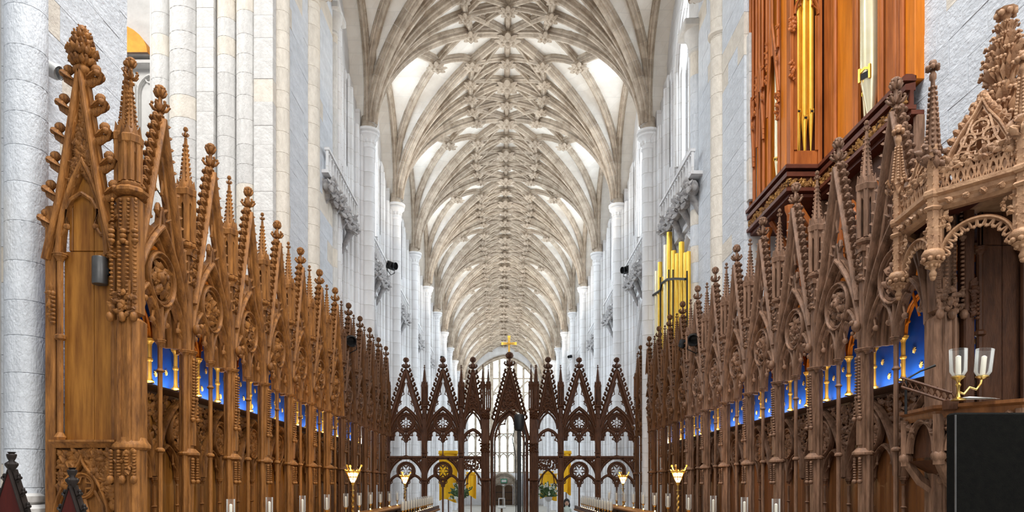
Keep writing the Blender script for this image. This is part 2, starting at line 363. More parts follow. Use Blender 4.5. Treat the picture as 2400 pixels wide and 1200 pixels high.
def boss_mesh(r):
    mb = MB(); mb.ball((0,0,0), r*.75, 8, 5, .7)
    for k in range(8):
        a = 2*PI*k/8; mb.leaf((math.cos(a)*r*.2, math.sin(a)*r*.2, -r*.45), (math.cos(a), math.sin(a), .25), (0,0,-1), r*1.05, r*.32, .3)
        mb.ball((math.cos(a)*r*.55, math.sin(a)*r*.55, -r*.42), r*.17, 5, 3)
    mb.ball((0,0,-r*.55), r*.25, 6, 4); return mb.mesh('boss')
BOSS = boss_mesh(.40); BOSS.materials.append(M['rib']); 
def quarter(st):
    q = [rib_nodes('rib', (0,1), (.25,0), 14, .95, st), rib_nodes('rib', (0,1), (.5,0), 14, 1.1, st), rib_nodes('rib', (0,1), (.5,.57), 10, .95, st), rib_nodes('rib', (0,1), (.5,.995), 10, .8, st)]
    B1, L_, T1, Q1 = (.35,.29), (.5,.57), (0,.33), (.17,.32)
    for a, b, n in ((L_,B1,3),(B1,(.25,0),3),((.25,0),T1,4),((0,0),Q1,4),(Q1,B1,2),(T1,Q1,2),((.5,0),Q1,4)):
        q.append(rib_nodes('lierne', a, b, n, .8, st, 1))
    return q
def bosses(): return [(B,s) for B, s in (((.35,.29),.72),((.5,.57),.8),((.17,.32),.66))]
TR = {st: rib_nodes('rib', (0,1), (0,0), 14, 1.15, st) for st in (True, False)}
QU = {st: quarter(st) for st in (True, False)}
for i in range(12):
    y = Y0 + i*P; st = i <= 2; ax = axis(y)
    vault = obj('ceiling', WEBH if i == 0 else WEB, 'web', None, (ax, y, 0), .0075, kind='structure')
    for sx in (1,-1):
        spawn([TR[st]], vault)
        o = vault.children[-1] if False else None
        for ch in [c for c in COL.objects if c.parent == vault and c.name.startswith('rib')][-1:]: ch.scale = (sx,1,1)
        for sy in ((1,) if i == 0 else (-1,1)):
            for n_ in QU[st]: n_.sc = (sx, sy, 1)
            spawn(QU[st], vault)
            for (u, v), s in bosses():
                p = vpt(u, v); obj('boss', BOSS, 'rib', vault, (p.x*sx, p.y*sy, p.z-.22), sc=s)
        p = vpt(0,.33); obj('boss', BOSS, 'rib', vault, (p.x*sx, p.y, p.z-.22), sc=.72)
    for u, s in ((0,1.15),(.25,.7),(-.25,.7),(.5,1.0)):
        if i == 0 and u < 0: continue
        obj('boss', BOSS, 'rib', vault, (0, u*P, EYE+vh(u,0)-.26), sc=s)
    rr = MB(); a, b = (0 if i == 0 else -.5)*P, .5*P
    rr.sweep([(0,a,EYE+HR),(0,b,EYE+HR)], [(x*.85,yy*.85) for x, yy in SECR][::-1], (1,0,0) if False else (-1,0,0))
    obj('ridge_rib', rr, 'rib', vault)
# --- piers
def pier_mesh():
    mb = MB(); H = EYE+HS
    mb.box(4.86,-.95,0, 6.5,.95,EYE+9.6)
    for x, dy, r, h in ((4.57,.19,.075,H),(4.63,.30,.04,H),(4.69,.41,.085,H),(4.76,.53,.04,H),(4.81,.64,.08,H+1),(4.85,.76,.04,H+1.2),(4.87,.88,.075,EYE+8.6),(4.92,1.0,.04,EYE+8.6),(5.0,1.1,.08,EYE+4.6),(5.15,1.12,.05,EYE+4.6),(5.32,1.18,.09,EYE+4.6),(5.55,1.16,.06,EYE+4.6),(5.75,1.2,.09,EYE+4.6),(6.1,1.1,.08,EYE+4.6)):
        for s in (-1,1): mb.lathe([(r*1.7,0),(r*1.7,.5),(r,.7),(r,h)], 8, (x, s*dy, 0))
    mb.box(4.62,-.2,0,5,.2,H+.6); mb.box(4.76,-.46,0,5,.46,H+.9); mb.box(4.84,-.72,0,5.2,.72,H+1.4); mb.box(4.9,-.95,0,5.2,.95,H+1.4)
    return mb.mesh('pier')
PIER = pier_mesh()
drum = MB().lathe([(.192,0),(.2,.008),(.2,.452),(.192,.46)], 16).mesh('stone')
shaft = MB(); 
for k in range(28): shaft.lathe([(.19,k*.46),(.2,k*.46+.01),(.2,k*.46+.45),(.19,k*.46+.46)], 14)
shaft = shaft.mesh('shaft')
cap = MB().lathe([(.2,0),(.235,.03),(.235,.07),(.205,.09),(.22,.25),(.30,.38),(.34,.41),(.34,.47),(.30,.49),(.37,.53),(.37,.60)], 16)
for k in range(12):
    a = 2*PI*k/12; cap.leaf((math.cos(a)*.21, math.sin(a)*.21, .12), (0,0,1), (math.cos(a), math.sin(a),0), .22, .07, .3)
cap = cap.mesh('capital')
def wall_mesh():                              # one bay of nave wall, from pier centre to pier centre, inner face at x = 4.95
    mb = MB(); n = 32; xs0, xs1 = 4.95, 5.9
    ys = [-P/2 + P*i/n for i in range(n+1)]
    def top(y): return EYE + vh((P/2-abs(y))/P, 1) + .25
    def gothic(y, hw, z0, rise):
        if abs(y) >= hw: return None
        Rr = (hw*hw+rise*rise)/(2*hw); d = abs(y) + (Rr-hw); return z0 + math.sqrt(max(0, Rr*Rr-d*d))
    for a, b in zip(ys, ys[1:]):
        m = (a+b)/2
        g = [gothic(q, 1.85, EYE+3.6, 3.1) for q in (a,b)]; gm = gothic(m, 1.85, EYE+3.6, 3.1)
        lo = [(g[0] or EYE+3.6), (g[1] or EYE+3.6)] if gm else [0,0]
        c = [gothic(q, 1.2, EYE+11.9, 2.0) for q in (a,b)]; cm = gothic(m, 1.2, EYE+11.9, 2.0)
        bands = [(lo, [EYE+9.3]*2), ([c[0] or EYE+11.9, c[1] or EYE+11.9], [top(a), top(b)])] if cm else [(lo, [top(a), top(b)])]
        for (l0, l1), (h0, h1) in bands:
            vs = [(xs0,a,l0),(xs0,b,l1),(xs0,b,h1),(xs0,a,h0),(xs1,a,l0),(xs1,b,l1),(xs1,b,h1),(xs1,a,h0)]
            mb.add(vs, [(0,3,2,1),(4,5,6,7),(0,1,5,4),(3,7,6,2),(0,4,7,3),(1,2,6,5)])
    for k, (hw, x) in enumerate(((1.95,4.92),(1.78,5.02),(1.62,5.2))):   # arcade orders
        pa = [(x, p[0], p[2]) for p in arch(-hw,hw,EYE+3.6,3.1*hw/1.85,10)]
        mb.sweep(pa, mould(.16,.18), (-1,0,0))
    for k, (hw, x) in enumerate(((1.36,4.91),(1.27,5.05),(1.18,5.25),(1.18,5.5))):
        pa = [(x,-hw,EYE+9.3)] + [(x, p[0], p[2]) for p in arch(-hw,hw,EYE+11.9,2.0,8)] + [(x,hw,EYE+9.3)]
        mb.sweep(pa, mould(.12,.14), (-1,0,0))
    for z, d in ((EYE+7.05,.12),(EYE+8.9,.08)): mb.box(4.95-d,-2.0,z,5.1,2.0,z+.14)
    for s in (-1,1):                          # panelling beside the clerestory and diagonal mouldings in the spandrels
        for j, q in enumerate((1.66,1.75,1.84,1.95,2.05,2.15,2.25)): r = .05 if j % 3 == 0 else .03; mb.lathe([(r,EYE+(8.9 if q < 1.9 else 3)),(r,EYE+12.4)], 6, (4.93, s*q, 0))
        mb.tube([(4.93,s*1.9,EYE+4.6),(4.93,s*1.2,EYE+6.9)], .045, 5); mb.tube([(4.93,s*1.9,EYE+5.4),(4.93,s*1.55,EYE+6.9)], .035, 5)
    return mb.mesh('wall')
SPR = MB().lathe([(.24,0),(.22,.1),(.19,.45)],10).mesh('springer')
WALL = wall_mesh()
def window_mesh():
    fr = MB()
    for q in (-.4,.4): fr.tube([(5.75,q,EYE+9.3),(5.75,q,EYE+13.2)], .06, 6)
    for z in (EYE+10.8,): fr.tube([(5.75,-1.2,z),(5.75,1.2,z)], .04, 6)
    for q in (-.8,0,.8):
        fr.sweep([(5.75,p[0],p[2]) for p in arch(q-.38,q+.38,EYE+11.6,.6,4)], rect(.05,.08), (-1,0,0))
    return fr.mesh('mullions')
WINF = window_mesh()
WINP = MB().add([(5.83,-1.22,EYE+9.3),(5.83,1.22,EYE+9.3),(5.83,1.22,EYE+11.9),(5.83,.9,EYE+13.0),(5.83,0,EYE+13.95),(5.83,-.9,EYE+13.0),(5.83,-1.22,EYE+11.9)], [(6,5,4,3,2,1,0)]).mesh('pane', False)
def balcony():
    mb = MB(); zb = EYE+7.75; zt = EYE+8.38
    mb.box(4.48,-1.75,zt-.07,4.60,1.75,zt); mb.box(4.50,-1.75,zb,4.95,1.75,zb+.08); n = 12
    for k in range(n+1): q = -1.7+3.4*k/n; mb.box(4.51,q-.03,zb,4.57,q+.03,zt-.05)
    for k in range(n):
        q = -1.7+3.4*(k+.5)/n; mb.sweep([(4.54,p[0],p[2]) for p in arch(q-.13,q+.13,zb+.38,.16,3)], rect(.03,.05), (-1,0,0))
    return mb.mesh('balustrade')
BAL = balcony()
def frieze():
    mb = MB(); rnd = random.Random(3)
    for k in range(15):
        q = -1.6+3.2*k/14; big = .17 if k % 3 == 1 else .12
        mb.ball((4.62+rnd.uniform(-.05,.05), q, EYE+7.50+rnd.uniform(-.06,.06)), big, 7, 5, 1.2)
        mb.ball((4.50, q+.03, EYE+7.58), big*.5, 6, 4)
        for _ in range(7): mb.leaf((4.55,q+rnd.uniform(-.12,.12),EYE+7.35+rnd.uniform(0,.3)), (-.3,rnd.uniform(-1,1),rnd.uniform(-1,1)), (-1,0,.0), .24, .08, .6)
    for q in (-1.3,-.4,.5,1.4): mb.tube([(4.93,q,EYE+6.75),(4.75,q,EYE+7.15),(4.6,q,EYE+7.45)], [.05,.08,.12], 6)
    return mb.mesh('carved_frieze')
FRI = frieze()
for s, side in ((1,'right'),(-1,'left')):
    for i in range(12):
        y = Y0 + i*P; ax = axis(y)
        if i > 0:
            pr = obj('pier', PIER, 'nave', None, (ax, y, 0), .0075, sc=(s,1,1), kind='structure')
            if i <= 2:
                for k in range(28): obj('stone', drum, 'nave', pr, (4.4, 0, k*.46+.001))
            else: obj('shaft', shaft, 'nave', pr, (4.4,0,0))
            obj('capital', cap, 'nave', pr, (4.4,0,EYE+HS-.60)); obj('springer', SPR, 'rib', pr, (4.42,0,EYE+HS-.02))
        if i < 11:
            wl = obj('wall_'+side, WALL, 'nave', None, (axis(y+P/2), y+P/2, 0), .0075, sc=(s,1,1), kind='structure')
            wn = obj('window_%d' % (i*2+(s > 0)), WINF, 'nave', wl, kind='structure'); obj('pane', WINP, 'lit', wn)
            bl = obj('balustrade', BAL, 'nave', wl); obj('carved_frieze', FRI, 'carved', wl)
# aisles
for s, side in ((1,'right'),(-1,'left')):
    mb = MB(); 
    mb.box(s*10.6,19,0, s*10.2,81,1.9); mb.box(s*10.6,19,7.2, s*10.2,81,10)
    for i in range(11): y = 19.2+i*P; mb.box(s*10.6,y-1.6,1.9, s*10.2,y+.9,7.2)
    aw = struct('wall_aisle_'+side, mb, 'nave')
    for i in range(10):
        y = 19.2+i*P+.9; f = MB()
        for q in (.8,1.65,2.5): f.box(s*10.45-.06,y+q-.07,1.9,s*10.45+.06,y+q+.07,7.2)
        wo = obj('window_%d' % (30+i*2+(s > 0)), f, 'nave', aw, kind='structure')
        obj('pane', MB().add([(s*10.5,y,1.9),(s*10.5,y+3.3,1.9),(s*10.5,y+3.3,7.2),(s*10.5,y,7.2)], [(0,1,2,3)]).mesh('pane', False), 'lit_low', wo)
    struct('ceiling_aisle_'+side, MB().box(s*5.5,19,9.6,s*10.6,81,9.9), 'web')
# west wall with its great window and door
YW = 80.0; ax = axis(YW)
def gz(x, hw, z0, rise):
    if abs(x) >= hw: return None
    Rr = (hw*hw+rise*rise)/(2*hw); d = abs(x)+(Rr-hw); return z0 + math.sqrt(max(0, Rr*Rr-d*d))
mb = MB(); n = 48
for i in range(n):
    a = -6+12*i/n; b = a+12/n; m_ = (a+b)/2; dm = gz(m_,1.35,2.2,1.25)
    lo = [gz(a,1.35,2.2,1.25) or 2.2, gz(b,1.35,2.2,1.25) or 2.2] if dm else [0,0]
    wm = gz(m_,4.1,EYE+9.6,4.9)
    bands = [(lo,[EYE+1.42]*2),([gz(a,4.1,EYE+9.6,4.9) or EYE+9.6, gz(b,4.1,EYE+9.6,4.9) or EYE+9.6],[20,20])] if wm else [(lo,[20,20])]
    for (l0,l1),(h0,h1) in bands:
        mb.add([(ax+a,YW,l0),(ax+b,YW,l1),(ax+b,YW,h1),(ax+a,YW,h0),(ax+a,YW+1,l0),(ax+b,YW+1,l1),(ax+b,YW+1,h1),(ax+a,YW+1,h0)],[(0,1,2,3),(4,7,6,5),(0,4,5,1),(3,2,6,7),(0,3,7,4),(1,5,6,2)])
ww = struct('wall_west', mb, 'nave')
mb = MB(); hw = 4.1
for k in range(1,9):
    x = -hw+2*hw*k/9; top = gz(x,hw,EYE+9.6,4.9); r = .22 if k in (3,6) else .13
    mb.tube([(ax+x,YW+.3,EYE+1.42),(ax+x,YW+.3,top)], r, 6)
for z in (EYE+1.5,EYE+3.75,EYE+5.9,EYE+8.6,EYE+10.6,EYE+12.2):
    q = hw if z < EYE+9.6 else next(h/50*hw for h in range(50,0,-1) if (gz(h/50*hw*.999,hw,EYE+9.6,4.9) or 0) > z)
    mb.box(ax-q,YW+.22,z-.07,ax+q,YW+.38,z+.07)
for z in (EYE+3.75,EYE+5.9,EYE+8.6,EYE+10.6):
    for k in range(9):
        x0 = -hw+2*hw*k/9; x1 = x0+2*hw/9
        if (gz((x0+x1)/2,hw,EYE+9.6,4.9) or 0) > z+.2: mb.sweep([(ax+p[0],YW+.3,p[2]) for p in arch(x0+.08,x1-.08,z-.62,.5,3)], rect(.12,.16), FN)
for x0, x1 in ((-hw,-hw/3),(-hw/3,hw/3),(hw/3,hw)):
    mb.sweep([(ax+p[0],YW+.28,p[2]) for p in arch(x0,x1,EYE+9.4,2.5,7)], rect(.18,.2), FN)
mb.sweep([(ax+p[0],YW-.05,p[2]) for p in arch(-4.25,4.25,EYE+9.6,5.05,12)], mould(.4,.35), FN)
wf = struct('window_60', mb, 'rib')
pts = [(ax-hw,EYE+1.42),(ax+hw,EYE+1.42)] + [(ax+p[0],p[2]) for p in reversed(arch(-hw,hw,EYE+9.6,4.9,10))]
obj('pane', MB().add([(x,YW+.5,z) for x, z in pts],[tuple(range(len(pts)))]).mesh('pane',False), 'stained', wf)
mb = MB()
for k, q in enumerate((1.5,1.35,1.2)): mb.sweep([(ax-q,YW-.1+.15*k,0)]+[(ax+p[0],YW-.1+.15*k,p[2]) for p in arch(-q,q,2.2,1.4*q/1.5,7)]+[(ax+q,YW-.1+.15*k,0)], mould(.2,.2), FN)
for x in (-.55,.55): mb.sweep([(ax+p[0],YW+.1,p[2]) for p in arch(x-.5,x+.5,1.9,.42,5)], mould(.12,.12), FN)
mb.box(ax-.08,YW,0,ax+.08,YW+.2,2.2); mb.box(ax-1.2,YW+.12,2.3,ax+1.2,YW+.3,3.3)
dr = struct('door_1', mb, 'rib')
for x in (-.58,.58):
    lf = obj('door_leaf', MB().box(ax+x-.48,YW+.2,0,ax+x+.48,YW+.3,2.25), 'door', dr)
    for q in (-.36,-.18,0,.18,.36): obj('plank', MB().box(ax+x+q-.085,YW+.16,.05,ax+x+q+.085,YW+.22,2.2), 'door', lf)
    for z in (.5,1.4): obj('hinge', MB().box(ax+x-.4,YW+.13,z,ax+x+.4,YW+.17,z+.06), 'black', lf)
es = thing('exit_sign', 'small green-framed box sign above the far west doors', 'sign', (ax+.05,YW-.12,2.72))
obj('frame', MB().box(-.36,0,-.25,.36,.1,.25,.02), 'green', es); obj('panel', MB().box(-.27,-.02,-.14,.27,.02,.14), 'white_metal', es)
# wooden draught lobby sides beside the doors
for x, nm in ((-1.75,'dark wooden screen left of the far west doors'),(1.75,'dark wooden screen right of the far west doors')):
    ls = thing('door_screen', nm, 'screen', (ax+x,YW-1.3,0)); obj('panel', MB().box(-.18,-.8,0,.18,1.2,2.7,.03), 'oak_dark', ls); obj('cornice', MB().box(-.24,-.86,2.7,.24,1.2,2.85,.02), 'oak_dark', ls)
# floor of flagstones: near slabs are pieces
fl = struct('floor', MB().box(-12,-3,-.3,12,82,0), 'flag')
slab = MB().cbox(-.5,-.5,-.02,.5,.5,.012,.012).mesh('stone')
for a in range(-3,4):
    for b in range(0,16): obj('stone', slab, 'flag', fl, (a*.92, 1+b*1.22, 0), sc=(.91,1.21,1))

# ------------------------------------------------------------------ crossing piers of ashlar
BLK = MB().cbox(-.5,-.5,0,.5,.5,1,.007).mesh('stone')
HALF = MB().lathe([(.985,0),(1,.012),(1,.988),(.985,1)], 16).mesh('stone')
def face_blocks(parent, axis_, fixed, a0, a1, z0, z1, hc, mt='stone', seed=1, bl=.75):
    rnd = random.Random(seed); z = z0; r = 0; L = a1-a0; k0 = max(1, round(L/bl)); n = 0
    while z < z1:
        h = hc*rnd.uniform(.88,1.12); cuts = [0] + sorted((j + (.5 if r % 2 else 0) + rnd.uniform(-.12,.12))/k0 for j in range(1, k0) ) + [1]
        cuts = [min(max(c,0),1) for c in cuts]
        if r % 2 and k0 > 1: cuts = [0] + [min(.97,max(.03,(j-.5)/k0+rnd.uniform(-.05,.05))) for j in range(1,k0+1)] + [1]
        for c0, c1 in zip(cuts, cuts[1:]):
            if c1-c0 < .02: continue
            p0, p1 = a0+L*c0+.002, a0+L*c1-.002; pr = rnd.uniform(-.004,.004)
            m_ = mt if rnd.random() > .12 else 'stone_warm'
            if axis_ == 'x': obj('stone', BLK, m_, parent, ((p0+p1)/2, fixed+pr, z), sc=(p1-p0,.2,h-.004))
            else: obj('stone', BLK, m_, parent, (fixed+pr, (p0+p1)/2, z), sc=(.2,p1-p0,h-.004))
            n += 1
        z += h; r += 1
    return n
def drum_shaft(parent, x, y, r, z0, z1, hc, mt='stone', seed=1, warm=.12):
    rnd = random.Random(seed); z = z0
    while z < z1:
        h = hc*rnd.uniform(.85,1.15); obj('stone', HALF, mt if rnd.random() > warm else 'stone_warm', parent, (x,y,z), sc=(r,r,h-.004), rz=rnd.uniform(0,3)); z += h
ZT = 12.5
# left near pier
pa = struct('trim_1', MB().box(-7.2,7.42,0,-5.35,9.72,ZT).box(-7.2,7.2,0,-5.33,7.5,ZT), 'mortar')
pa.name = 'crossing_pier'
face_blocks(pa,'y',-5.34,7.42,9.72,0,ZT,.40,'stone_cool',seed=2,bl=.62)
face_blocks(pa,'x',7.2,-7.2,-5.30,2.4,8.4,.42,'stone_cool',seed=3)
drum_shaft(pa,-5.12,7.5,.2,0,ZT,.37,'stone_cool',seed=4,warm=0)
obj('plinth', MB().box(-7,6.9,0,-4.86,7.6,2.0,.04).box(-7,7.0,2.0,-4.9,7.5,2.12,.03), 'stone', pa)
# left far pier
pb = struct('crossing_pier', MB().box(-7.15,14.1,0,-4.65,19.6,16), 'mortar')
Z0 = EYE+2.5; ZB = 12.9
drum_shaft(pb,-6.93,14.15,.2,Z0,ZB,.44,'stone',11,.25); drum_shaft(pb,-6.43,14.1,.3,Z0,ZB,.42,'stone',12,.3)
drum_shaft(pb,-5.60,14.08,.19,Z0,ZB,.40,'stone',13,.3); drum_shaft(pb,-5.20,14.08,.2,Z0,ZB,.43,'stone',14,.3)
drum_shaft(pb,-4.60,14.35,.17,Z0,14,.41,'stone_warm',15,.3)
face_blocks(pb,'x',14.0,-6.13,-5.79,Z0,ZB,.44,seed=16,bl=.4); face_blocks(pb,'x',14.0,-5.0,-4.62,Z0,ZB,.42,seed=17,bl=.4)
face_blocks(pb,'y',-4.66,14.5,16.15,Z0,14.6,.42,'stone_cool',seed=18,bl=.9)
drum_shaft(pb,-4.6,16.4,.24,Z0,13.4,.45,'stone_warm',19,.2)
face_blocks(pb,'y',-4.68,16.65,18.5,Z0,15.4,.46,'stone_cool',seed=20,bl=.95)
drum_shaft(pb,-4.66,18.75,.15,Z0,14.2,.47,'stone',21,.1); 
obj('shaft', MB().lathe([(.1,0),(.1,15)],10,(-4.62,19.15,0)).lathe([(.06,0),(.06,15)],8,(-4.6,19.4,0)), 'nave', pb)
obj('cable', MB().tube([(-4.86,13.93,3),(-4.86,13.93,12.8)],.012,6), 'black', pb)
bigcap = MB().lathe([(.24,0),(.28,.03),(.28,.09),(.25,.12),(.34,.42),(.40,.5),(.40,.68)], 14)
obj('capital', bigcap.mesh('capital'), 'stone_warm', pb, (-4.62,16.4,13.35)); 
obj('capital', MB().lathe([(.15,0),(.18,.03),(.18,.07),(.16,.1),(.24,.35),(.28,.42),(.28,.55)],12).mesh('capital'), 'stone', pb, (-4.66,18.75,14.15))
obj('abacus', MB().box(-5.2,16.0,14.0,-4.28,16.9,14.2,.03).box(-5.2,18.4,14.7,-4.4,19.3,14.9,.03), 'stone', pb)
# right far pier
pc = struct('crossing_pier', MB().box(5.02,14.4,0,7.3,19.4,16), 'mortar')
face_blocks(pc,'y',4.95,14.4,15.85,Z0,14.6,.43,'stone_cool',seed=28,bl=.8); face_blocks(pc,'x',14.35,4.9,7.2,8,11,.43,seed=31)
drum_shaft(pc,4.90,16.1,.24,Z0,13.4,.45,'stone_warm',29,.3)
face_blocks(pc,'y',4.97,16.35,17.9,Z0,15.4,.46,'stone_cool',seed=30,bl=.9)
drum_shaft(pc,4.92,18.15,.19,Z0,13.8,.47,'stone_cool',32,.1)
obj('ring', MB().lathe([(.25,0),(.30,.05),(.30,.10),(.25,.15)],14,(4.90,16.1,EYE+10.2)), 'stone_warm', pc)
obj('capital', bigcap.mesh('capital'), 'stone_warm', pc, (4.92,16.1,13.35)); obj('capital', bigcap.mesh('capital'), 'stone', pc, (4.92,18.15,13.3), sc=.85)
obj('abacus', MB().box(4.5,15.7,14.0,5.4,16.6,14.2,.03).box(4.5,17.8,13.85,5.4,18.6,14.05,.03), 'stone', pc)
# right near pier
pd = struct('crossing_pier', MB().box(5.85,5.2,0,7.6,9.95,ZT), 'mortar')
face_blocks(pd,'y',5.83,5.2,9.95,0,ZT,.42,'stone_cool',seed=40,bl=.8)
# south transept seen through the gap behind the tall carved end
tr = struct('wall_transept', MB().box(-12,17,0,-7.6,17.5,14), 'stone')
z = EYE
mb = MB()
for za, zb_, x0 in ((z+7.95,z+9.9,-9.5),(z+5.6,z+7.3,-9.5)):
    for k in range(4):
        x = x0+k*.62; mb.sweep([(x,16.98,za)]+[(p[0],16.98,p[2]) for p in arch(x,x+.56,zb_-.45,.42,5)]+[(x+.56,16.98,za)], mould(.09,.16), FN)
        cc = circle(x+.28, zb_-.1, .1, 10, 16.97); mb.sweep(cc, rect(.03,.06), FN, closed=True)
for zz in (z+7.35,z+7.6,z+7.85,z+10.05,z+10.25): mb.box(-9.9,16.75,zz,-7.6,17.05,zz+.10,.015)
obj('tracery', mb, 'stone', tr)
mb = MB(); na = 8
for k in range(na+1):
    a = PI/2*k/na; mb.v += [(-9.6+1.12*math.sin(a), 16.6+dy, z+10.22+.75*math.cos(a)) for dy in (0,1.2)]
mb.v += [(-9.6,16.6,z+10.22),(-9.6,17.8,z+10.22)]
for k in range(na): mb.f.append((2*k,2*k+1,2*k+3,2*k+2))
mb.f.append(tuple([2*(na+1)]+[2*k for k in range(na,-1,-1)]))
obj('painted_vault', mb, 'orange', tr)
# ------------------------------------------------------------------ choir stalls: one canopied bay, drawn looking at its front (-y towards the viewer)
p = 1.38; hp = p/2
def pinnacle_nodes(wd=.20, z0=2.95, z1=3.64, z2=4.5, n=6, mt='oak', hfin=.16):
    t = MB(); E = EYE; r = wd/2
    t.lathe([(r*1.0,0),(r*1.3,.03),(r*1.3,.06),(r*.95,.09)], n, (0,0,E+z0), PI/6)
    for k in range(n):
        a = 2*PI*k/n+PI/6; x, y = math.cos(a)*r*.9, math.sin(a)*r*.9
        t.lathe([(r*.38,0),(r*.38,z1-z0-.08)], 5, (x,y,E+z0+.08))
        a2 = a+2*PI/n; t.sweep([(x,y,E+z1-.20),((x+math.cos(a2)*r*.9)/2,(y+math.sin(a2)*r*.9)/2,E+z1-.09),(math.cos(a2)*r*.9,math.sin(a2)*r*.9,E+z1-.20)], rect(r*.22,r*.3), (math.cos((a+a2)/2),math.sin((a+a2)/2),0))
    t.lathe([(r*1.05,0),(r*1.05,.04),(r*1.32,.06),(r*1.38,.13),(r*1.15,.15)], n, (0,0,E+z1-.09), PI/6)
    sp = MB(); hs = z2-z1-.06-hfin
    sp.lathe([(r*1.1,0),(r*.82,hs*.16),(r*.55,hs*.22),(r*.2,hs),(r*.2,hs+.02)], n, (0,0,E+z1+.04), PI/6)
    for k in range(n):                         # gablets and crocketed edges
        a = 2*PI*(k+.5)/n+PI/6; c_, s_ = math.cos(a), math.sin(a); q = V((c_,s_,0)); w_ = V((-s_,c_,0)); b = V((0,0,E+z1+.0))+q*r*1.15
        sp.add([b-w_*r*.55, b+w_*r*.55, b+V((0,0,r*1.9))-q*r*.15, b-q*r*.5+V((0,0,r*1.2))], [(0,1,2),(1,3,2),(3,0,2)])
        a = 2*PI*k/n+PI/6
        for j in range(9):
            u = j/9; rr = r*(.78-(.56*(u**.8))); sp.ball((math.cos(a)*rr, math.sin(a)*rr, E+z1+.04+hs*(.18+.8*u)), r*.15, 4, 3)
    kids = [N('finial', FINIAL, mt, (0,0,E+z2-hfin-.02), sc=(hfin*1.05,)*3)]
    return [N('turret', t, mt), N('spire', sp, mt, kids=kids)]
def post_mb():
    m = MB(); E = EYE
    m.cbox(-.065,-.06,.4,.065,.08,E+1.64,.012)
    m.box(-.045,-.085,E+.5,.06,-.05,E+1.62)
    m.lathe([(.034,0),(.034,3.4)], 8, (-.085,-.01,.4)); m.lathe([(.026,0),(.026,3.4)], 8, (.08,.0,.4))
    m.lathe([(.085,0),(.13,.02),(.13,.045),(.10,.075),(.075,.10)], 8, (0,-.02,E+.36), PI/8, )
    m.lathe([(.05,0),(.06,.02),(.05,.04)], 8, (-.085,-.01,E+.38))
    for x in (-.085,0.0,.08): capital(m, x, -.02 if x == 0 else -.01, E+1.60, .034 if x else .05)
    m.cbox(-.06,-.05,E+1.66,.06,.08,E+2.95,.012)
    for x in (-.075,.075): m.lathe([(.02,0),(.02,1.2)], 6, (x,-.01,E+1.7))
    m.box(-.085,-.08,E+2.86,.085,.1,E+2.93); m.lathe([(.03,0),(.09,.05),(.11,.08)],6,(0,-.01,E+2.86))
    return m
def postcarve_mb():
    m = MB(); E = EYE
    for x in (-.03,.045):
        bead_strip(m, x, -.095, E+1.58, E+1.10, 13, .024); bead_strip(m, x, -.095, E+1.1, E+.84, 6, .027, dx=(.02 if x > 0 else -.03))
        bead_strip(m, x+(.02 if x>0 else -.03), -.095, E+.34, E+.08, 8, .026)
    m.add([(-.06,-.09,E+.86),(.08,-.09,E+.86),(.01,-.13,E+1.1)],[(0,1,2)])
    pts = lambda r_: (r_.uniform(-.05,.05), -.06, r_.uniform(E+2.5,E+2.85)); foliage(m, pts, 18, .07, seed=4)
    for z in (E+.05,E+.82): 
        for x in (-.06,.07): m.ball((x,-.1,z), .032, 6, 4)
    m.ball((.02,-.12,E+1.95),.06,7,5,1.25); m.ball((.02,-.17,E+1.99),.035,6,4); m.ball((-.01,-.15,E+1.87),.03,5,3)
    return m
def gable_mb(hw=.585, z0=2.30, z1=4.22, solid=False, wd=.075, d=.10, plate=False):
    m = MB(); E = EYE
    for s in (-1,1):
        path = [(s*hw,0,E+z0),(0,0,E+z1)]; path = path if s < 0 else path
        m.sweep(path, mould(wd,d,.01), FN)
        if plate:
            k_ = len(m.v); n_ = 6
            for j in range(n_+1):
                zz = z0+.02+(2.90-z0)*j/n_; f_ = (zz-1.68)/1.3; xa = (hp-.07)*max(0,1-f_**1.9)**.62; xr = hw*(1-(zz-z0)/(z1-z0))
                for yy in (.0,.07): m.v += [(s*min(xa,xr),yy,E+zz),(s*xr,yy,E+zz)]
            for j in range(n_):
                a_ = k_+4*j; m.f += [(a_,a_+1,a_+5,a_+4),(a_+2,a_+6,a_+7,a_+3),(a_,a_+4,a_+6,a_+2),(a_+1,a_+3,a_+7,a_+5)]
        if not solid:                          # inner cusped member of the open gable
            a = V((s*(hw-.13),0.02,E+z0+.10)); b = V((s*.035,0.02,E+z1-.42)); ip = [a.lerp(b,t) for t in (0,.35,.7,1)]
            m.sweep(ip, rect(.05,.07,.01), FN)
            for t in (.25,.5,.75):
                c = a.lerp(b,t); tip = c+V((-s*.07,0,-.06)); m.tube([a.lerp(b,t+.1),c+V((-s*.05,0,.03)),tip],[.016,.02,.012],5); m.tube([a.lerp(b,t-.12),tip],.012,4); m.ball(tip,.024,5,3)
    m.lathe([(.045,0),(.06,.02),(.06,.05),(.04,.08),(.035,.14)], 8, (0,0,E+z1-.08))
    return m
def crockets(hw, z0, z1, n, size, mt='oak', t0=.10, t1=.95):
    out = []; E = EYE; ang = math.atan2(z1-z0, hw)
    for s in (-1,1):
        for k in range(n):
            t = t0+(t1-t0)*k/(n-1); x = s*hw*(1-t); z = E+z0+(z1-z0)*t
            out.append(N('crocket', CROCK, mt, (x+s*.03,0,z), rz=(PI if s < 0 else 0), sc=(size,size*1.1,size)))
    return out
def canopy_arch_mb(x0, x1, z0, rise, orders=((0,.09,.10,0),(.075,.06,.07,.05))):
    m = MB()
    for ins, wd, d, y in orders: m.sweep(arch(x0+ins, x1-ins, z0, rise-ins*1.6, 10, y), mould(wd,d), FN)
    return m
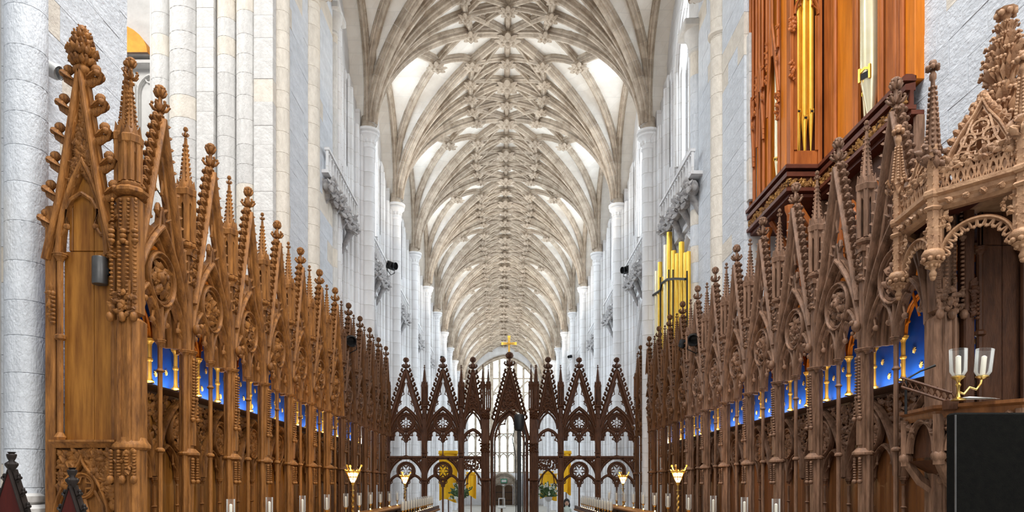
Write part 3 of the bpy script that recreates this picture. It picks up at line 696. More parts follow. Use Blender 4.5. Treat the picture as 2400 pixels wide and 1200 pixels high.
def disc_ring(cx, cz, r, y=0, wd=.06, d=.09, n=22):
    m = MB(); m.sweep(circle(cx,cz,r,n,y), mould(wd,d), FN, closed=True); m.sweep(circle(cx,cz,r-wd*.75,n,y+.02), rect(wd*.4,d*.6), FN, closed=True); return m
def in_disc(cx, cz, r, y):
    def f(rn): a = rn.uniform(0,2*PI); q = r*math.sqrt(rn.random()); return (cx+q*math.cos(a), y, cz+q*math.sin(a))
    return f
E = EYE
def stall_bay(variant):
    rnd = random.Random(variant); out = []
    out.append(N('post', post_mb(), 'oak', (-hp,0,0), kids=[N('post_carving', postcarve_mb(), 'oak')]))
    for n_ in pinnacle_nodes(): n_.loc = (-hp,.02,0); out.append(n_)
    g = gable_mb(wd=.08, d=.14, plate=True); out.append(N('gable', g, 'oak', kids=crockets(.60,2.30,4.26,15,.105)+[N('finial', FINIAL, 'oak', (0,0,E+4.20), sc=(.42,.42,.42), rz=variant)]))
    out.append(N('canopy_arch', canopy_arch_mb(-hp+.05, hp-.05, E+1.68, 1.30, ((0,.10,.13,0),(.08,.075,.12,.07),(.14,.06,.10,.14),(.19,.05,.09,.2))), 'oak'))
    og = MB(); og.sweep([(-.16,0,E+2.82),(-.05,0,E+2.97),(-.02,0,E+3.15),(0,0,E+3.2)], rect(.04,.07,.01), FN); og.sweep([(0,0,E+3.2),(.02,0,E+3.15),(.05,0,E+2.97),(.16,0,E+2.82)], rect(.04,.07,.01), FN)
    for s in (-1,1): og.tube([(s*.02,0,E+3.15),(s*.10,-.02,E+3.20),(s*.15,-.03,E+3.12),(s*.10,-.03,E+3.06)],[.025,.03,.03,.02],6)
    out.append(N('ogee_tip', og, 'oak'))
    ro = disc_ring(0, E+2.37, .30, -.005); ro.lathe([(.26,0),(.26,.02)], 20)
    k0 = len(ro.v)-2*20
    ro.v[k0:] = [(x, .05+ (z*1), E+2.37+y) for x, y, z in ro.v[k0:]]
    fo = MB(); foliage(fo, in_disc(0,E+2.37,.19,.02), 60, .12, seed=variant*7+1, berries=.4)
    if variant % 3 == 0:                       # a carved mask among the leaves
        fo.ball((0,-.01,E+2.40),.085,8,6,1.2); fo.ball((0,-.09,E+2.39),.025,5,3,1.5)
        for s in (-1,1): fo.ball((s*.035,-.075,E+2.43),.016,5,3)
    elif variant % 3 == 1:
        for k in range(6): a = k*PI/3; fo.sweep([(0,-.02,E+2.37),(.12*math.cos(a),-.03,E+2.37+.12*math.sin(a)),(.2*math.cos(a+.5),0,E+2.37+.2*math.sin(a+.5))], rect(.03,.03), FN)
    out.append(N('roundel', ro, 'oak', kids=[N('roundel_carving', fo, 'oak')]))
    for s in (-1,1):
        x0, x1 = (-hp+.09,-.02) if s < 0 else (.02,hp-.09)
        m = MB(); pa = arch(x0, x1, E+1.68, .56, 8, .01); m.sweep(pa, mould(.07,.10), FN); cusps(m, pa, ((1,3,5),(11,13,15)), .11, .02, 1.9)
        out.append(N('cusped_arch', m, 'oak'))
    m = MB(); m.lathe([(.028,0),(.028,3.42)], 8, (0,0,.4)); capital(m,0,0,E+1.60,.032); m.lathe([(.028,0),(.055,.015),(.055,.035),(.028,.06)], 8, (0,0,E+.38)); m.lathe([(.028,0),(.05,.02),(.028,.05)],8,(0,0,E+1.3))
    m.sweep([(0,0,E+1.70),(0,0,E+2.06)], mould(.06,.08), FN)
    for s in (-1,1): m.sweep([(s*.01,0,E+1.78),(s*.10,0,E+2.02),(s*.24,0,E+2.12)] if s < 0 else [(s*.24,0,E+2.12),(s*.10,0,E+2.02),(s*.01,0,E+1.78)], rect(.035,.06,.01), FN)
    out.append(N('colonnette', m, 'oak'))
    m = MB()                                    # hanging leaf knobs of the cusps
    for x in (-.5,-.2,.2,.5): m.ball((x,-.03,E+1.80),.035,6,4,1.2)
    # canopy ceiling and little back arcade
    r_ = MB(); r_.add([(-hp,.06,E+2.72),(hp,.06,E+2.72),(hp,.52,E+2.35),(-hp,.52,E+2.35),(-hp,.06,E+2.76),(hp,.06,E+2.76),(hp,.56,E+2.39),(-hp,.56,E+2.39)],[(0,1,2,3),(7,6,5,4),(0,4,5,1),(2,6,7,3),(1,5,6,2),(0,3,7,4)])
    for x in (-hp,-hp/2,0,hp/2,hp): r_.tube([(x,.10,E+2.66),(x,.35,E+2.4),(x,.47,E+2.0)],.016,5)
    out.append(N('canopy_ceiling', r_, 'amber'))
    for x in (-hp,0):
        m = MB(); x_ = x; m.lathe([(.055,0),(.055,.03),(.035,.05),(.026,.09),(.026,.27),(.04,.285),(.04,.305),(.026,.32),(.026,.5)], 8, (x_,.47,E+1.28)); capital(m,x_,.47,E+1.76,.03)
        out.append(N('lit_colonnette', m, 'gilt'))  # gilt colour stands in for golden lamplight on these colonnettes
    for k in range(2):
        x0 = -hp+hp*k; m = MB(); pa = arch(x0+.02,x0+hp-.02,E+1.84,.42,6,.47); m.sweep(pa, mould(.05,.06), FN); cusps(m, pa, ((1,2,4),(8,10,11)), .07, .012, 1.8); out.append(N('back_arch', m, 'amber'))
    bl = MB().box(-hp,.54,E+1.24,hp,.57,E+2.4)
    star = MB()
    for k in range(16): a = 2*PI*k/16; q = .042 if k % 2 == 0 else .016; star.v += [(q*math.sin(a),0,q*math.cos(a)),(q*math.sin(a),.01,q*math.cos(a))]
    star.v += [(0,-.012,0)]
    for k in range(16): j = (k+1)%16; star.f += [(2*k,2*j,32),(2*k,2*k+1,2*j+1,2*j)]
    star = star.mesh('star',False); kids = []
    for x, z in ((-.56,.36),(-.42,.16),(-.28,.44),(-.14,.22),(.10,.34),(.26,.13),(.40,.42),(.56,.24)): kids.append(N('star', star, 'star', (x,.525,E+1.28+z)))
    out.append(N('blue_panel', bl, 'blue', kids=kids))
    # ledge and panelling below
    led = MB().sweep([(-hp,.48,E+1.22),(hp,.48,E+1.22)], [(-.03,-.08),(.10,-.06),(.08,.02),(.04,.03),(.03,.08),(-.01,.12),(-.03,.12)], FN)
    out.append(N('ledge', led, 'ledge'))
    brd = []
    for k in range(6):
        x0 = -hp+p*k/6; brd.append(N('board', MB().cbox(x0+.003,.5,.4,x0+p/6-.003,.53,E+1.2,.004), 'oak_board'))
    out.append(N('back_panelling', MB().box(-hp,.53,.35,hp,.56,E+1.2), 'oak_black', kids=brd))
    ar = MB(); pa = arch(-hp+.06, hp-.06, E+.12, 1.0, 12, .42); ar.sweep(pa, mould(.06,.10), FN)
    for s in (-1,1):
        x0, x1 = (-hp+.08,-.01) if s < 0 else (.01,hp-.08); q = arch(x0,x1,E+.10,.42,7,.44); ar.sweep(q, mould(.045,.08), FN); cusps(ar, q, ((1,3,5),(9,11,13)), .08, .014, 1.5)
    ar.sweep([(0,.44,E+.1),(0,.44,E+.46)], mould(.05,.07), FN)
    out.append(N('panel_arch', ar, 'oak'))
    rr = disc_ring(0, E+.72, .25, .43, .05, .07); fo = MB(); foliage(fo, in_disc(0,E+.72,.2,.47), 70, .10, seed=variant*11+5, berries=.3)
    out.append(N('panel_roundel', rr, 'oak', kids=[N('roundel_carving', fo, 'oak')]))
    def spand(rn):
        while True:
            x = rn.uniform(-hp+.02,hp-.02); z = rn.uniform(E+.45,E+1.15); k = (abs(x)/(hp-.06))
            if z > E+.12+1.0*math.sqrt(max(0,1-k**1.7))+.03: return (x,.48,z)
    fo = MB(); foliage(fo, spand, 170, .085, seed=variant*3+9, berries=.5); out.append(N('leaf_carving', fo, 'oak'))
    for x in (-hp+.06,0):
        m = MB(); m.lathe([(.04,0),(.04,.04),(.022,.07),(.022,1.3)], 8, (x,.44,E-1.3)); capital(m,x,.44,E+.02,.026,.09); m.lathe([(.022,0),(.04,.015),(.022,.03)],8,(x,.44,E-.28)); out.append(N('panel_colonnette', m, 'oak'))
    return out
BAYS = [stall_bay(k) for k in range(3)]
ORD = ['first','second','third','fourth','fifth','sixth','seventh','eighth','ninth','tenth','eleventh','twelfth']
GREY = {'oak':'oak_grey','oak_board':'oak_board_grey'}
for s, side, x, mm in ((-1,'left',-4.0,{}),(1,'right',4.4,GREY)):
    yb = 8.12 if s < 0 else 7.96
    for k in range(12):
        o = thing('choir_stall', 'tall carved oak stall bay with crocketed gable, %s from the camera in the %s row' % (ORD[k], side), 'choir stall', (x, yb+p*k, 0), R(90)*(-s), 'canopied stall bays of the %s row' % side)
        spawn(BAYS[(k*2+(s > 0)) % 3], o, mm if k < 7 else {'oak':'oak_shaded','oak_board':'oak_shaded'})  # far bays take the oak with shade in its colour
        if k in (0, 11) and not (k == 0):
            pass
# dais under the stalls
struct('floor_dais_left', MB().box(-5.2,7.2,0,-3.6,24.2,.4,.02), 'oak_dark'); struct('floor_dais_right', MB().box(3.9,7.0,0,5.3,24.2,.4,.02), 'oak_dark')

# ------------------------------------------------------------------ carved stall ends facing the camera
def corner_column(mt, top=True):
    m = MB(); E_ = E
    m.cbox(-.13,-.13,.3,.13,.13,E+1.75,.05)
    for x in (-.05,.05): m.lathe([(.022,0),(.022,4.0)],6,(x,-.135,.3))
    m.lathe([(.17,0),(.19,.02),(.19,.05),(.165,.08),(.14,.13)],8,(0,0,E+.37),PI/8)
    m.cbox(-.11,-.11,E+1.75,.11,.11,E+3.0,.04)
    m.lathe([(.13,0),(.17,.03),(.17,.06),(.13,.09)],8,(0,0,E+3.0),PI/8)
    c = MB()
    for x in (-.12,-.04,.04,.12):
        bead_strip(c,x,-.15,E+2.50,E+1.80,16,.024); bead_strip(c,x,-.16,E+.36,E+.10,8,.026); bead_strip(c,x,-.13,E+2.95,E+2.58,9,.02)
    for x in (-.12,0,.12):
        c.ball((x,-.17,E+1.72),.045,6,4,1.2); c.ball((x,-.17,E+.06),.04,6,4,1.2)
        for k in range(3): c.ball((x,-.15,E+2.5+k*.05),.04,6,4,.7)
    foliage(c, lambda r_: (r_.uniform(-.13,.13),-.15,r_.uniform(E+1.75,E+1.98)), 40, .08, seed=2)
    foliage(c, lambda r_: (r_.uniform(-.13,.13),-.14,r_.uniform(E+.1,E+.36)), 20, .07, seed=3)
    out = [N('corner_post', m, mt, kids=[N('post_carving', c, mt)])]
    if top: out += pinnacle_nodes(.18, 3.07, 3.58, 4.47, 8, mt, .30)
    return out
def stall_end(x0, x1, y, name, label, mt, bmt, rich, left_post):
    o = thing(name, label, 'stall end', ((x0+x1)/2, y, 0)); w_ = (x1-x0)/2; ns = []
    fr = MB(); fr.cbox(-w_-.01,-.03,.1,-w_+.10,.10,E+2.9,.015); fr.box(-w_+.1,.04,.1,w_,.10,E+.4)
    fr.lathe([(.03,0),(.03,1.95)],8,(-w_+.15,-.02,E+.45)); fr.lathe([(.03,0),(.055,.02),(.055,.05),(.03,.07)],8,(-w_+.15,-.02,E+1.5)); capital(fr,-w_+.15,-.02,E+2.32,.035)
    fr.lathe([(.05,0),(.06,.03),(.03,.08)],8,(-w_+.15,-.02,E+.47)); fr.lathe([(.03,0),(.03,1.95)],8,(w_-.03,-.02,E+.45)); capital(fr,w_-.03,-.02,E+2.32,.035)
    ns.append(N('frame', fr, mt))
    foli = MB(); foliage(foli, lambda r_:(-w_+.07,-.04,r_.uniform(E+1.72,E+2.05)), 22, .09, seed=8); bead_strip(foli,-w_+.1,-.06,E+2.0,E+1.66,8,.03); ns.append(N('frame_carving', foli, mt))
    L = -w_+.16; Rr = w_-.02
    for a, b, c, d in ((L,.10,.46,2.44),(.104,Rr,.46,2.44),(L+.05,-.12,2.444,3.2),(-.116,.10,2.444,3.3),(.104,Rr-.05,2.444,3.1)):
        ns.append(N('board', MB().cbox(a,.03,E+c,b,.07,E+d,.006), bmt))
    sl = MB().sweep([(-w_+.08,0,E+.44),(w_+.02,0,E+.44)], [(-.03,-.08),(.05,-.06),(.05,.03),(.02,.05),(-.01,.10),(-.03,.10)], FN); ns.append(N('sill', sl, mt))
    if rich:
        ga = MB(); z0, z1, hw = 2.34, 4.30, w_-.07
        for s in (-1,1): ga.sweep([(s*(hw+.06),-.02,E+z0),(s*hw*.72,-.02,E+z0+.62),(0,-.02,E+z1)], mould(.10,.13), FN); 
        ga.add([(-hw*.8,.05,E+z0+.5),(hw*.8,.05,E+z0+.5),(0,.05,E+z1-.2),(-hw*.8,.08,E+z0+.5),(hw*.8,.08,E+z0+.5),(0,.08,E+z1-.2)],[(0,1,2),(5,4,3),(0,2,5,3),(1,4,5,2)])
        kids = []
        for s in (-1,1):
            for k in range(6):
                t = .20+.76*k/5; kids.append(N('crocket', CROCK, mt, (s*(hw*1.02*(1-t)+.03),0,E+z0+(z1-z0)*t-.03), rz=PI if s<0 else 0, sc=(.20,.17,.19)))
        fin = MB(); fin.lathe([(.05,0),(.09,.03),(.09,.07),(.06,.10),(.06,.16)],8,(0,0,E+4.33))
        for z, q, n_ in ((4.47,.11,7),(4.56,.13,8),(4.66,.10,7),(4.74,.085,6),(4.80,.055,5)):
            for k in range(n_):
                a = 2*PI*k/n_+z*9; fin.ball((math.cos(a)*q*.75,math.sin(a)*q*.75,E+z),q*.36,6,4); [fin.leaf((math.cos(a+da)*q*.5,math.sin(a+da)*q*.5,E+z-.05),(math.cos(a+da)*.6,math.sin(a+da)*.6,1),(math.cos(a+da),math.sin(a+da),0),q*.95,q*.36,.7) for da in (0,.4)]; fin.ball((math.cos(a+.3)*q*.98,math.sin(a+.3)*q*.98,E+z+.03),q*.17,5,3)
        fin.ball((0,0,E+4.80),.05,6,5,1.2); kids.append(N('finial', fin, mt, (0,0,-.08)))
        def tri(rn):
            while True:
                x = rn.uniform(-.3,.3); z = rn.uniform(E+2.9,E+4.2)
                if abs(x) < (E+z1-z)*(hw/(z1-z0))-.05 and z > E+3.28-abs(x)*1.5: return (x,.01,z)
        fo = MB(); foliage(fo, tri, 260, .10, seed=33, berries=.4)
        for s in (-1,1): fo.tube([(s*.02,-.01,E+3.3+.12*k) if k % 2 else (s*(.10-.01*k),-.03,E+3.3+.12*k) for k in range(7)],.018,5)
        kids.append(N('gable_carving', fo, mt)); ns.append(N('gable', ga, mt, kids=kids))
        ia = MB(); q = arch(-hw+.06,hw-.02,E+2.38,.98,10,-.01); ia.sweep(q, mould(.09,.10), FN); ns.append(N('panel_arch', ia, mt))
        tf_ = MB()
        for s in (-1,1):
            f = [(s*.30,0,E+2.62),(s*.20,-.01,E+2.60),(s*.16,-.02,E+2.66)]; tf_.tube(f,[.02,.025,.02],6); tf_.ball((s*.15,-.02,E+2.68),.035,6,4)
            f = [(s*.33,0,E+2.40),(s*.345,0,E+2.55),(s*.30,0,E+2.62)]; tf_.tube(f,.022,6)
            f = [(s*.15,-.02,E+2.70),(s*.165,-.02,E+2.86),(s*.11,-.02,E+2.96),(0,-.02,E+3.03)]; tf_.tube(f,.022,6); tf_.tube([(s*.165,-.02,E+2.86),(s*.22,-.01,E+2.88)],.018,5)
            f = [(s*.26,0,E+2.86),(s*.17,-.01,E+2.88)]; tf_.tube(f,.018,5); tf_.tube([(s*.33,0,E+2.40),(s*.24,-.01,E+2.36)],.02,5); tf_.ball((s*.23,-.02,E+2.36),.035,6,4)
            tf_.tube([(s*.22,0,E+2.88),(s*.13,-.01,E+3.0)],.016,5)
        ns.append(N('trefoil_tracery', tf_, mt))
        lo = MB(); q = ogee(-.10-.18,.30,E-.35,.64,8,-.02); lo.sweep(q, mould(.05,.08), FN); lo.add([(-w_+.1,.06,.3),(w_,.06,.3),(w_,.06,E+.4),(-w_+.1,.06,E+.4)],[(0,1,2,3)])
        cx = .01; rg = disc_ring(cx,E+.0,.125,-.01,.04,.06); lo.add(rg.v, rg.f)
        for k in range(4):
            a = k*PI/2+PI/4; lo.tube([(cx+.10*math.cos(a-.55),0,E+.10*math.sin(a-.55)),(cx+.045*math.cos(a),-.01,E+.045*math.sin(a)),(cx+.10*math.cos(a+.55),0,E+.10*math.sin(a+.55))],.012,5)
        for s in (-1,1): lo.tube([(cx+s*.02,-.01,E-.14),(cx+s*.06,-.01,E-.3),(cx+s*.10,-.01,E-.6)],.02,5); lo.tube([(cx+s*.12,-.01,E-.05),(cx+s*.2,-.01,E-.2),(cx+s*.24,-.01,E-.5)],.018,5)
        ns.append(N('rose_panel', lo, mt))
        def lf(rn):
            while True:
                x = rn.uniform(-w_+.14,w_-.03); z = rn.uniform(E-.5,E+.36)
                if z > E+.31-abs(x-.01)*1.9+.02: return (x,-.0,z)
        fo = MB(); foliage(fo, lf, 240, .10, (0,-1,0), 21, .4); ns.append(N('leaf_carving', fo, mt))
        for x in (-.07,.0,.07): fo.ball((x,-.08,E+.22),.06,6,5)
    o2 = spawn(ns, o)
    return o
stall_end(-4.775,-4.04,7.31,'stall_end','tall golden oak stall end with crocketed gable, against the left stone pier','oak','oak_board',True,True)
cc = thing('corner_pinnacle','slender pinnacled oak corner post right of the tall gabled stall end','post',(-3.92,7.34,0)); spawn(corner_column('oak'), cc)
stall_end(4.62,5.24,7.12,'stall_end','plain dark boarded stall end behind the candle lamps, under the canopy','oak_dark','oak_dark',False,False)
cc = thing('corner_pinnacle','grey-brown carved oak corner post beside the dark boarded stall end','post',(4.47,7.24,0)); spawn(corner_column('oak_grey', False), cc)

# ------------------------------------------------------------------ openwork choir screen
YS = 24.3
def sx_(px): return (px-1188)*YS/1650
def screen_bay(name, label, xa, xb, kind):
    xc = (xa+xb)/2; h = (xb-xa)/2; o = thing(name, label, 'screen', (xc, YS, 0), group='open tracery bays of the choir screen'); D = 'oak_dark'; ns = []
    if kind == 'wide':
        ns.append(N('gable', gable_mb(h-.06,2.10,3.98,False,.15,.12,True), D, kids=crockets(h-.03,2.10,4.02,11,.15,D)+[N('finial', FINIAL, D, (0,0,E+3.93), sc=(.6,.6,.5))]))
        ns.append(N('canopy_arch', canopy_arch_mb(-h+.04,h-.04,E+1.55,1.12,((0,.12,.12,0),(.10,.08,.08,.02),(.17,.06,.05,.02))), D))
        rg = disc_ring(0,E+2.18,.29,0,.10,.10,20)
        for k in range(6):
            a = k*PI/3; rg.tube([(.23*math.cos(a-.42),0,E+2.18+.23*math.sin(a-.42)),(.11*math.cos(a),0,E+2.18+.11*math.sin(a)),(.23*math.cos(a+.42),0,E+2.18+.23*math.sin(a+.42))],.03,5)
        rg.sweep(circle(0,E+2.18,.07,6), rect(.02,.03), FN, closed=True); ns.append(N('roundel', rg, D))
        for s in (-1,1):
            x0, x1 = (-h+.05,-.01) if s<0 else (.01,h-.05); m = MB(); q = arch(x0,x1,E+1.50,.42,8); m.sweep(q, mould(.10,.09), FN); cusps(m,q,((0,2,4),(3,5,7),(9,11,13),(12,14,16)),.11,.026,1.5)
            m.sweep([(s*.05,0,E+1.8),(s*.30,0,E+1.93)] if s > 0 else [(s*.30,0,E+1.93),(s*.05,0,E+1.8)], rect(.10,.06), FN); ns.append(N('cusped_arch', m, D))
        m = MB(); m.lathe([(.022,0),(.022,.56)],8,(0,0,E+1.0)); m.sweep([(0,0,E+1.5),(0,0,E+1.92)], mould(.06,.07), FN); capital(m,0,0,E+1.46,.022,.05); ns.append(N('colonnette', m, D))
        ar = MB(); ar.sweep(arch(-h+.02,h-.02,E+.20,.80,10), mould(.11,.10), FN); rg = disc_ring(0,E+.50,.29,0,.09,.09,20); ar.add(rg.v, rg.f)
        for k in range(6):
            a = k*PI/3+PI/6; ar.tube([(.23*math.cos(a-.45),0,E+.5+.23*math.sin(a-.45)),(.12*math.cos(a),0,E+.5+.12*math.sin(a)),(.23*math.cos(a+.45),0,E+.5+.23*math.sin(a+.45))],.028,5)
            ar.tube([(.12*math.cos(a),0,E+.5+.12*math.sin(a)),(.05*math.cos(a),0,E+.5+.05*math.sin(a))],.012,4)
        for s in (-1,1):
            x0, x1 = (-h+.05,-.02) if s<0 else (.02,h-.05); q = arch(x0,x1,E-.05,.40,8); ar.sweep(q, mould(.09,.09), FN); cusps(ar,q,((1,3,5),(11,13,15)),.09,.022,0)
        ns.append(N('panel_arch', ar, D)); m = MB(); m.cbox(-.03,-.03,.9,.03,.03,E+.12,.01); ns.append(N('mullion', m, D))
        lo = MB(); lo.box(-h,-.03,.15,h,.03,.9); ns.append(N('base_panel', lo, D))
        fo = MB()
        def sp(rn):
            while True:
                x = rn.uniform(-h+.03,h-.03); z = rn.uniform(E+.4,E+.95)
                if z > E+.22+.78*math.sqrt(max(0,1-(abs(x)/h)**1.7))+.03: return (x,0,z)
        foliage(fo, sp, 170, .085, seed=5); ns.append(N('leaf_carving', fo, D))
    else:
        g = gable_mb(h-.04,1.95,3.93,True,.12,.12); g.add([(-h*.75,.03,E+2.6),(h*.75,.03,E+2.6),(0,.03,E+3.8),(-h*.75,.06,E+2.6),(h*.75,.06,E+2.6),(0,.06,E+3.8)],[(0,1,2),(5,4,3),(0,2,5,3),(1,4,5,2),(0,3,4,1)])
        def tri(rn):
            while True:
                x = rn.uniform(-h,h); z = rn.uniform(E+2.5,E+3.7)
                if abs(x) < (E+3.75-z)*(h/1.95)-.03: return (x,.01,z)
        fo = MB(); foliage(fo, tri, 90, .09, seed=6)
        ns.append(N('gable', g, D, kids=[N('gable_carving', fo, D)]+crockets(h-.02,1.95,3.97,11,.15,D)+[N('finial', FINIAL, D, (0,0,E+3.9), sc=(.62,.62,.55))]))
        ns.append(N('canopy_arch', canopy_arch_mb(-h+.03,h-.03,E+1.95,.72,((0,.11,.12,0),(.09,.06,.08,.03))), D))
        m = MB(); q = arch(-h+.05,h-.05,E+1.45,.48,8); m.sweep(q, mould(.11,.09), FN); cusps(m,q,((0,2,4),(3,5,7),(9,11,13),(12,14,16)),.12,.025,1.6); ns.append(N('cusped_arch', m, D))
        m = MB(); q = arch(-h+.05,h-.05,E-.20,.75,8); m.sweep(q, mould(.06,.08), FN); cusps(m,q,((1,3,6),(10,13,15)),.12,.022,1.6); ns.append(N('panel_arch', m, D))
        fo = MB(); foliage(fo, lambda rn:(rn.uniform(-h+.04,h-.04),0,rn.uniform(E+.55,E+.95)), 210, .085, seed=8); ns.append(N('leaf_carving', fo, D))
        ns.append(N('base_panel', MB().box(-h,-.03,.15,h,.03,.9), D))
    rl = MB().cbox(-h,-.08,E+.94,h,.08,E+1.02,.015); rl.box(-h,-.05,E+.90,h,.05,E+.94); ns.append(N('rail', rl, D))
    pm = MB(); pm.cbox(-.075,-.08,0,.075,.08,E+2.7,.02)
    for s in (-1,1): pm.lathe([(.025,0),(.025,E+2.0)],6,(s*.08,-.05,0))
    pm.lathe([(.10,0),(.13,.02),(.13,.05),(.09,.08)],8,(0,0,E+.15)); pm.lathe([(.09,0),(.12,.02),(.12,.05),(.09,.08)],8,(0,0,E+1.1)); bead_strip(pm,0,-.09,E+.1,E-.3,10,.03)
    ns.append(N('post', pm, D, (-h,0,0))); 
    for n_ in pinnacle_nodes(.20,2.70,3.42,4.18,6,D,.14): n_.loc = (-h,0,0); ns.append(n_)
    spawn(ns, o); return o
xs = [sx_(q) for q in (908,995,1081,1136)]
screen_bay('screen_bay','dark oak tracery screen bay at the far left, beside the left stalls',xs[0],xs[1],'wide')
screen_bay('screen_bay','dark oak screen bay with open gable, middle of the left half',xs[1],xs[2],'wide')
screen_bay('screen_bay','narrow dark oak screen bay with solid gable, left of the doorway',xs[2],xs[3],'narrow')
xs = [sx_(q) for q in (1255,1314,1401,1490)]
screen_bay('screen_bay','narrow dark oak screen bay with solid gable, right of the doorway',xs[0],xs[1],'narrow')
screen_bay('screen_bay','dark oak screen bay with open gable, middle of the right half',xs[1],xs[2],'wide')
screen_bay('screen_bay','dark oak tracery screen bay at the far right, beside the right stalls',xs[2],xs[3],'wide')
po = thing('screen_portal','tall dark oak doorway of the choir screen with a foliage-filled gable','doorway',(.09,YS-.05,0)); ns = []; D = 'oak_dark'
g = MB()
for s in (-1,1): g.sweep([(s*.66,0,E+1.55),(0,0,E+4.0)], mould(.13,.15), FN)
g.add([(-.36,.04,E+2.62),(.36,.04,E+2.62),(0,.04,E+3.85),(-.36,.08,E+2.62),(.36,.08,E+2.62),(0,.08,E+3.85)],[(0,1,2),(5,4,3),(0,2,5,3),(1,4,5,2),(0,3,4,1)])
def tri(rn):
    while True:
        x = rn.uniform(-.5,.5); z = rn.uniform(E+2.2,E+3.75)
        if abs(x) < (E+3.9-z)*.27-.05 and z > E+2.62-abs(x)*1.3: return (x,.01,z)
fo = MB(); foliage(fo, tri, 280, .085, seed=44, berries=.5)
ns.append(N('gable', g, D, kids=[N('gable_carving', fo, D)]+crockets(.67,1.55,4.02,12,.16,D,.3)+[N('finial', FINIAL, D, (0,0,E+3.95), sc=(.8,.8,.66))]))
m = MB()
for ins, wd, d, y in ((0,.10,.14,0),(.09,.06,.1,.05)): m.sweep([(-.60+ins,y,0)]+arch(-.60+ins,.60-ins,E+1.55,1.05-ins,10,y)+[(.60-ins,y,0)], mould(wd,d), FN)
q = arch(-.5,.5,E+1.55,.9,12,.04); m.sweep(q, rect(.07,.06), FN); cusps(m,q,((1,3,6),(6,8,11),(13,16,18),(18,21,23)),.13,.028,1.5); ns.append(N('doorway_arch', m, D))
for s in (-1,1):
    m = MB(); m.cbox(s*.83-.14,-.1,0,s*.83+.14,.14,E+2.6,.03)
    for dx in (-.12,-.04,.04,.12): m.lathe([(.022,0),(.022,E+1.2)],6,(s*.83+dx,-.11,0))
    m.lathe([(.17,0),(.21,.03),(.21,.07),(.15,.11)],8,(s*.83,0,E+.15)); foliage(m, lambda rn:(s*.83+rn.uniform(-.16,.16),-.12,rn.uniform(E+1.15,E+1.45)),60,.09,seed=9)
    for dx in (-.1,.1): bead_strip(m,s*.83+dx,-.12,E+.12,E-.3,9,.03)
    foliage(m, lambda rn:(s*.83+rn.uniform(-.14,.14),-.11,rn.uniform(E+2.3,E+2.6)),40,.09,seed=10); ns.append(N('door_pier', m, D))
    for dx in (-.09,.10):
        for n_ in pinnacle_nodes(.16,2.58,3.45,4.18,6,D,.12): n_.loc = (s*.83+dx,0,0); ns.append(n_)
spawn(ns, po)
# gilded cross standing on the doorway gable
cr = thing('gilded_cross','gilded cross with flared arms above the choir screen doorway','cross',(.075,YS,0)); m = MB()
def arm(m, d, L, w0, w1):
    dx, dz = d; m.add([((dz*w_+dx*l), y, E+4.90+(dx*w_+dz*l)) for l, w_ in ((.03,w0),(L,w1)) for w_ in (-w_,w_) for y in (-.02,.02)], [(0,1,3,2),(4,6,7,5),(0,4,5,1),(2,3,7,6),(0,2,6,4),(1,5,7,3)])
arm(m,(1,0),.265,.026,.052); arm(m,(-1,0),.265,.026,.052); arm(m,(0,1),.27,.026,.052); arm(m,(0,-1),.5,.026,.035)
obj('cross_arms', m, 'gold', cr); m = MB(); m.lathe([(.07,0),(.06,.02),(.02,.03)],12); m.v=[(x,-.02-z,E+4.9+y) for x,y,z in m.v]; obj('jewelled_centre', m, 'gilt', cr)
m = MB().lathe([(.025,0),(.025,.5)],8,(0,0,E+4.05)); m.sweep([(-.2,-.03,E+4.9),(.2,-.03,E+4.9)],rect(.04,.02),FN); m.sweep([(0,-.03,E+4.55),(0,-.03,E+5.1)],rect(.04,.02),FN); obj('staff', m, 'gilt', cr)
# ------------------------------------------------------------------ organ case over the right stalls
oc = thing('organ_case','tall red-brown organ case with gilded pipes rising above the right stalls','organ',(0,0,0))
ZC = E+5.6; ZTOP = E+10.2
def pipe_mb(x, y, r, zf, zm, zt, n=14, d=(-1,0)):
    b = MB(); b.lathe([(r*.22,zf),(r*.95,zm-.02),(r,zm),(r,zt),(r*.9,zt+.005)], n, (x,y,0))
    a = math.atan2(d[1],d[0]); m = MB()
    q = V((math.cos(a),math.sin(a),0)); t = V((-q.y,q.x,0)); c = V((x,y,zm+.02))+q*r*.98
    for s in (-1,1): m.box(-r*.10,-r*.1,-r*.5,r*.10,r*.15,r*.9); 
    m.v = [tuple(c + t*((-1 if i < 8 else 1)*r*.55+vx) + q*vy + V((0,0,vz))) for i,(vx,vy,vz) in enumerate(m.v)]
    l = MB(); l.sweep([c-t*r*.55+V((0,0,r*.5)), c+V((0,0,r*.75)), c+t*r*.55+V((0,0,r*.5))], rect(r*.22,r*.15), q); m.add(l.v,l.f)
    dk = MB().add([tuple(c+t*r*.5*u+q*.004+V((0,0,v_))) for u, v_ in ((-1,-r*.3),(1,-r*.3),(1,r*.35),(-1,r*.35))],[(0,1,2,3)])
    return b, m, dk
def add_pipe(parent, *a, mt='gold', **k):
    b, m, dk = pipe_mb(*a, **k); o = obj('organ_pipe', b, mt, parent); obj('pipe_mouth', m, 'gold', o); obj('mouth_slot', dk, 'black', o); return o
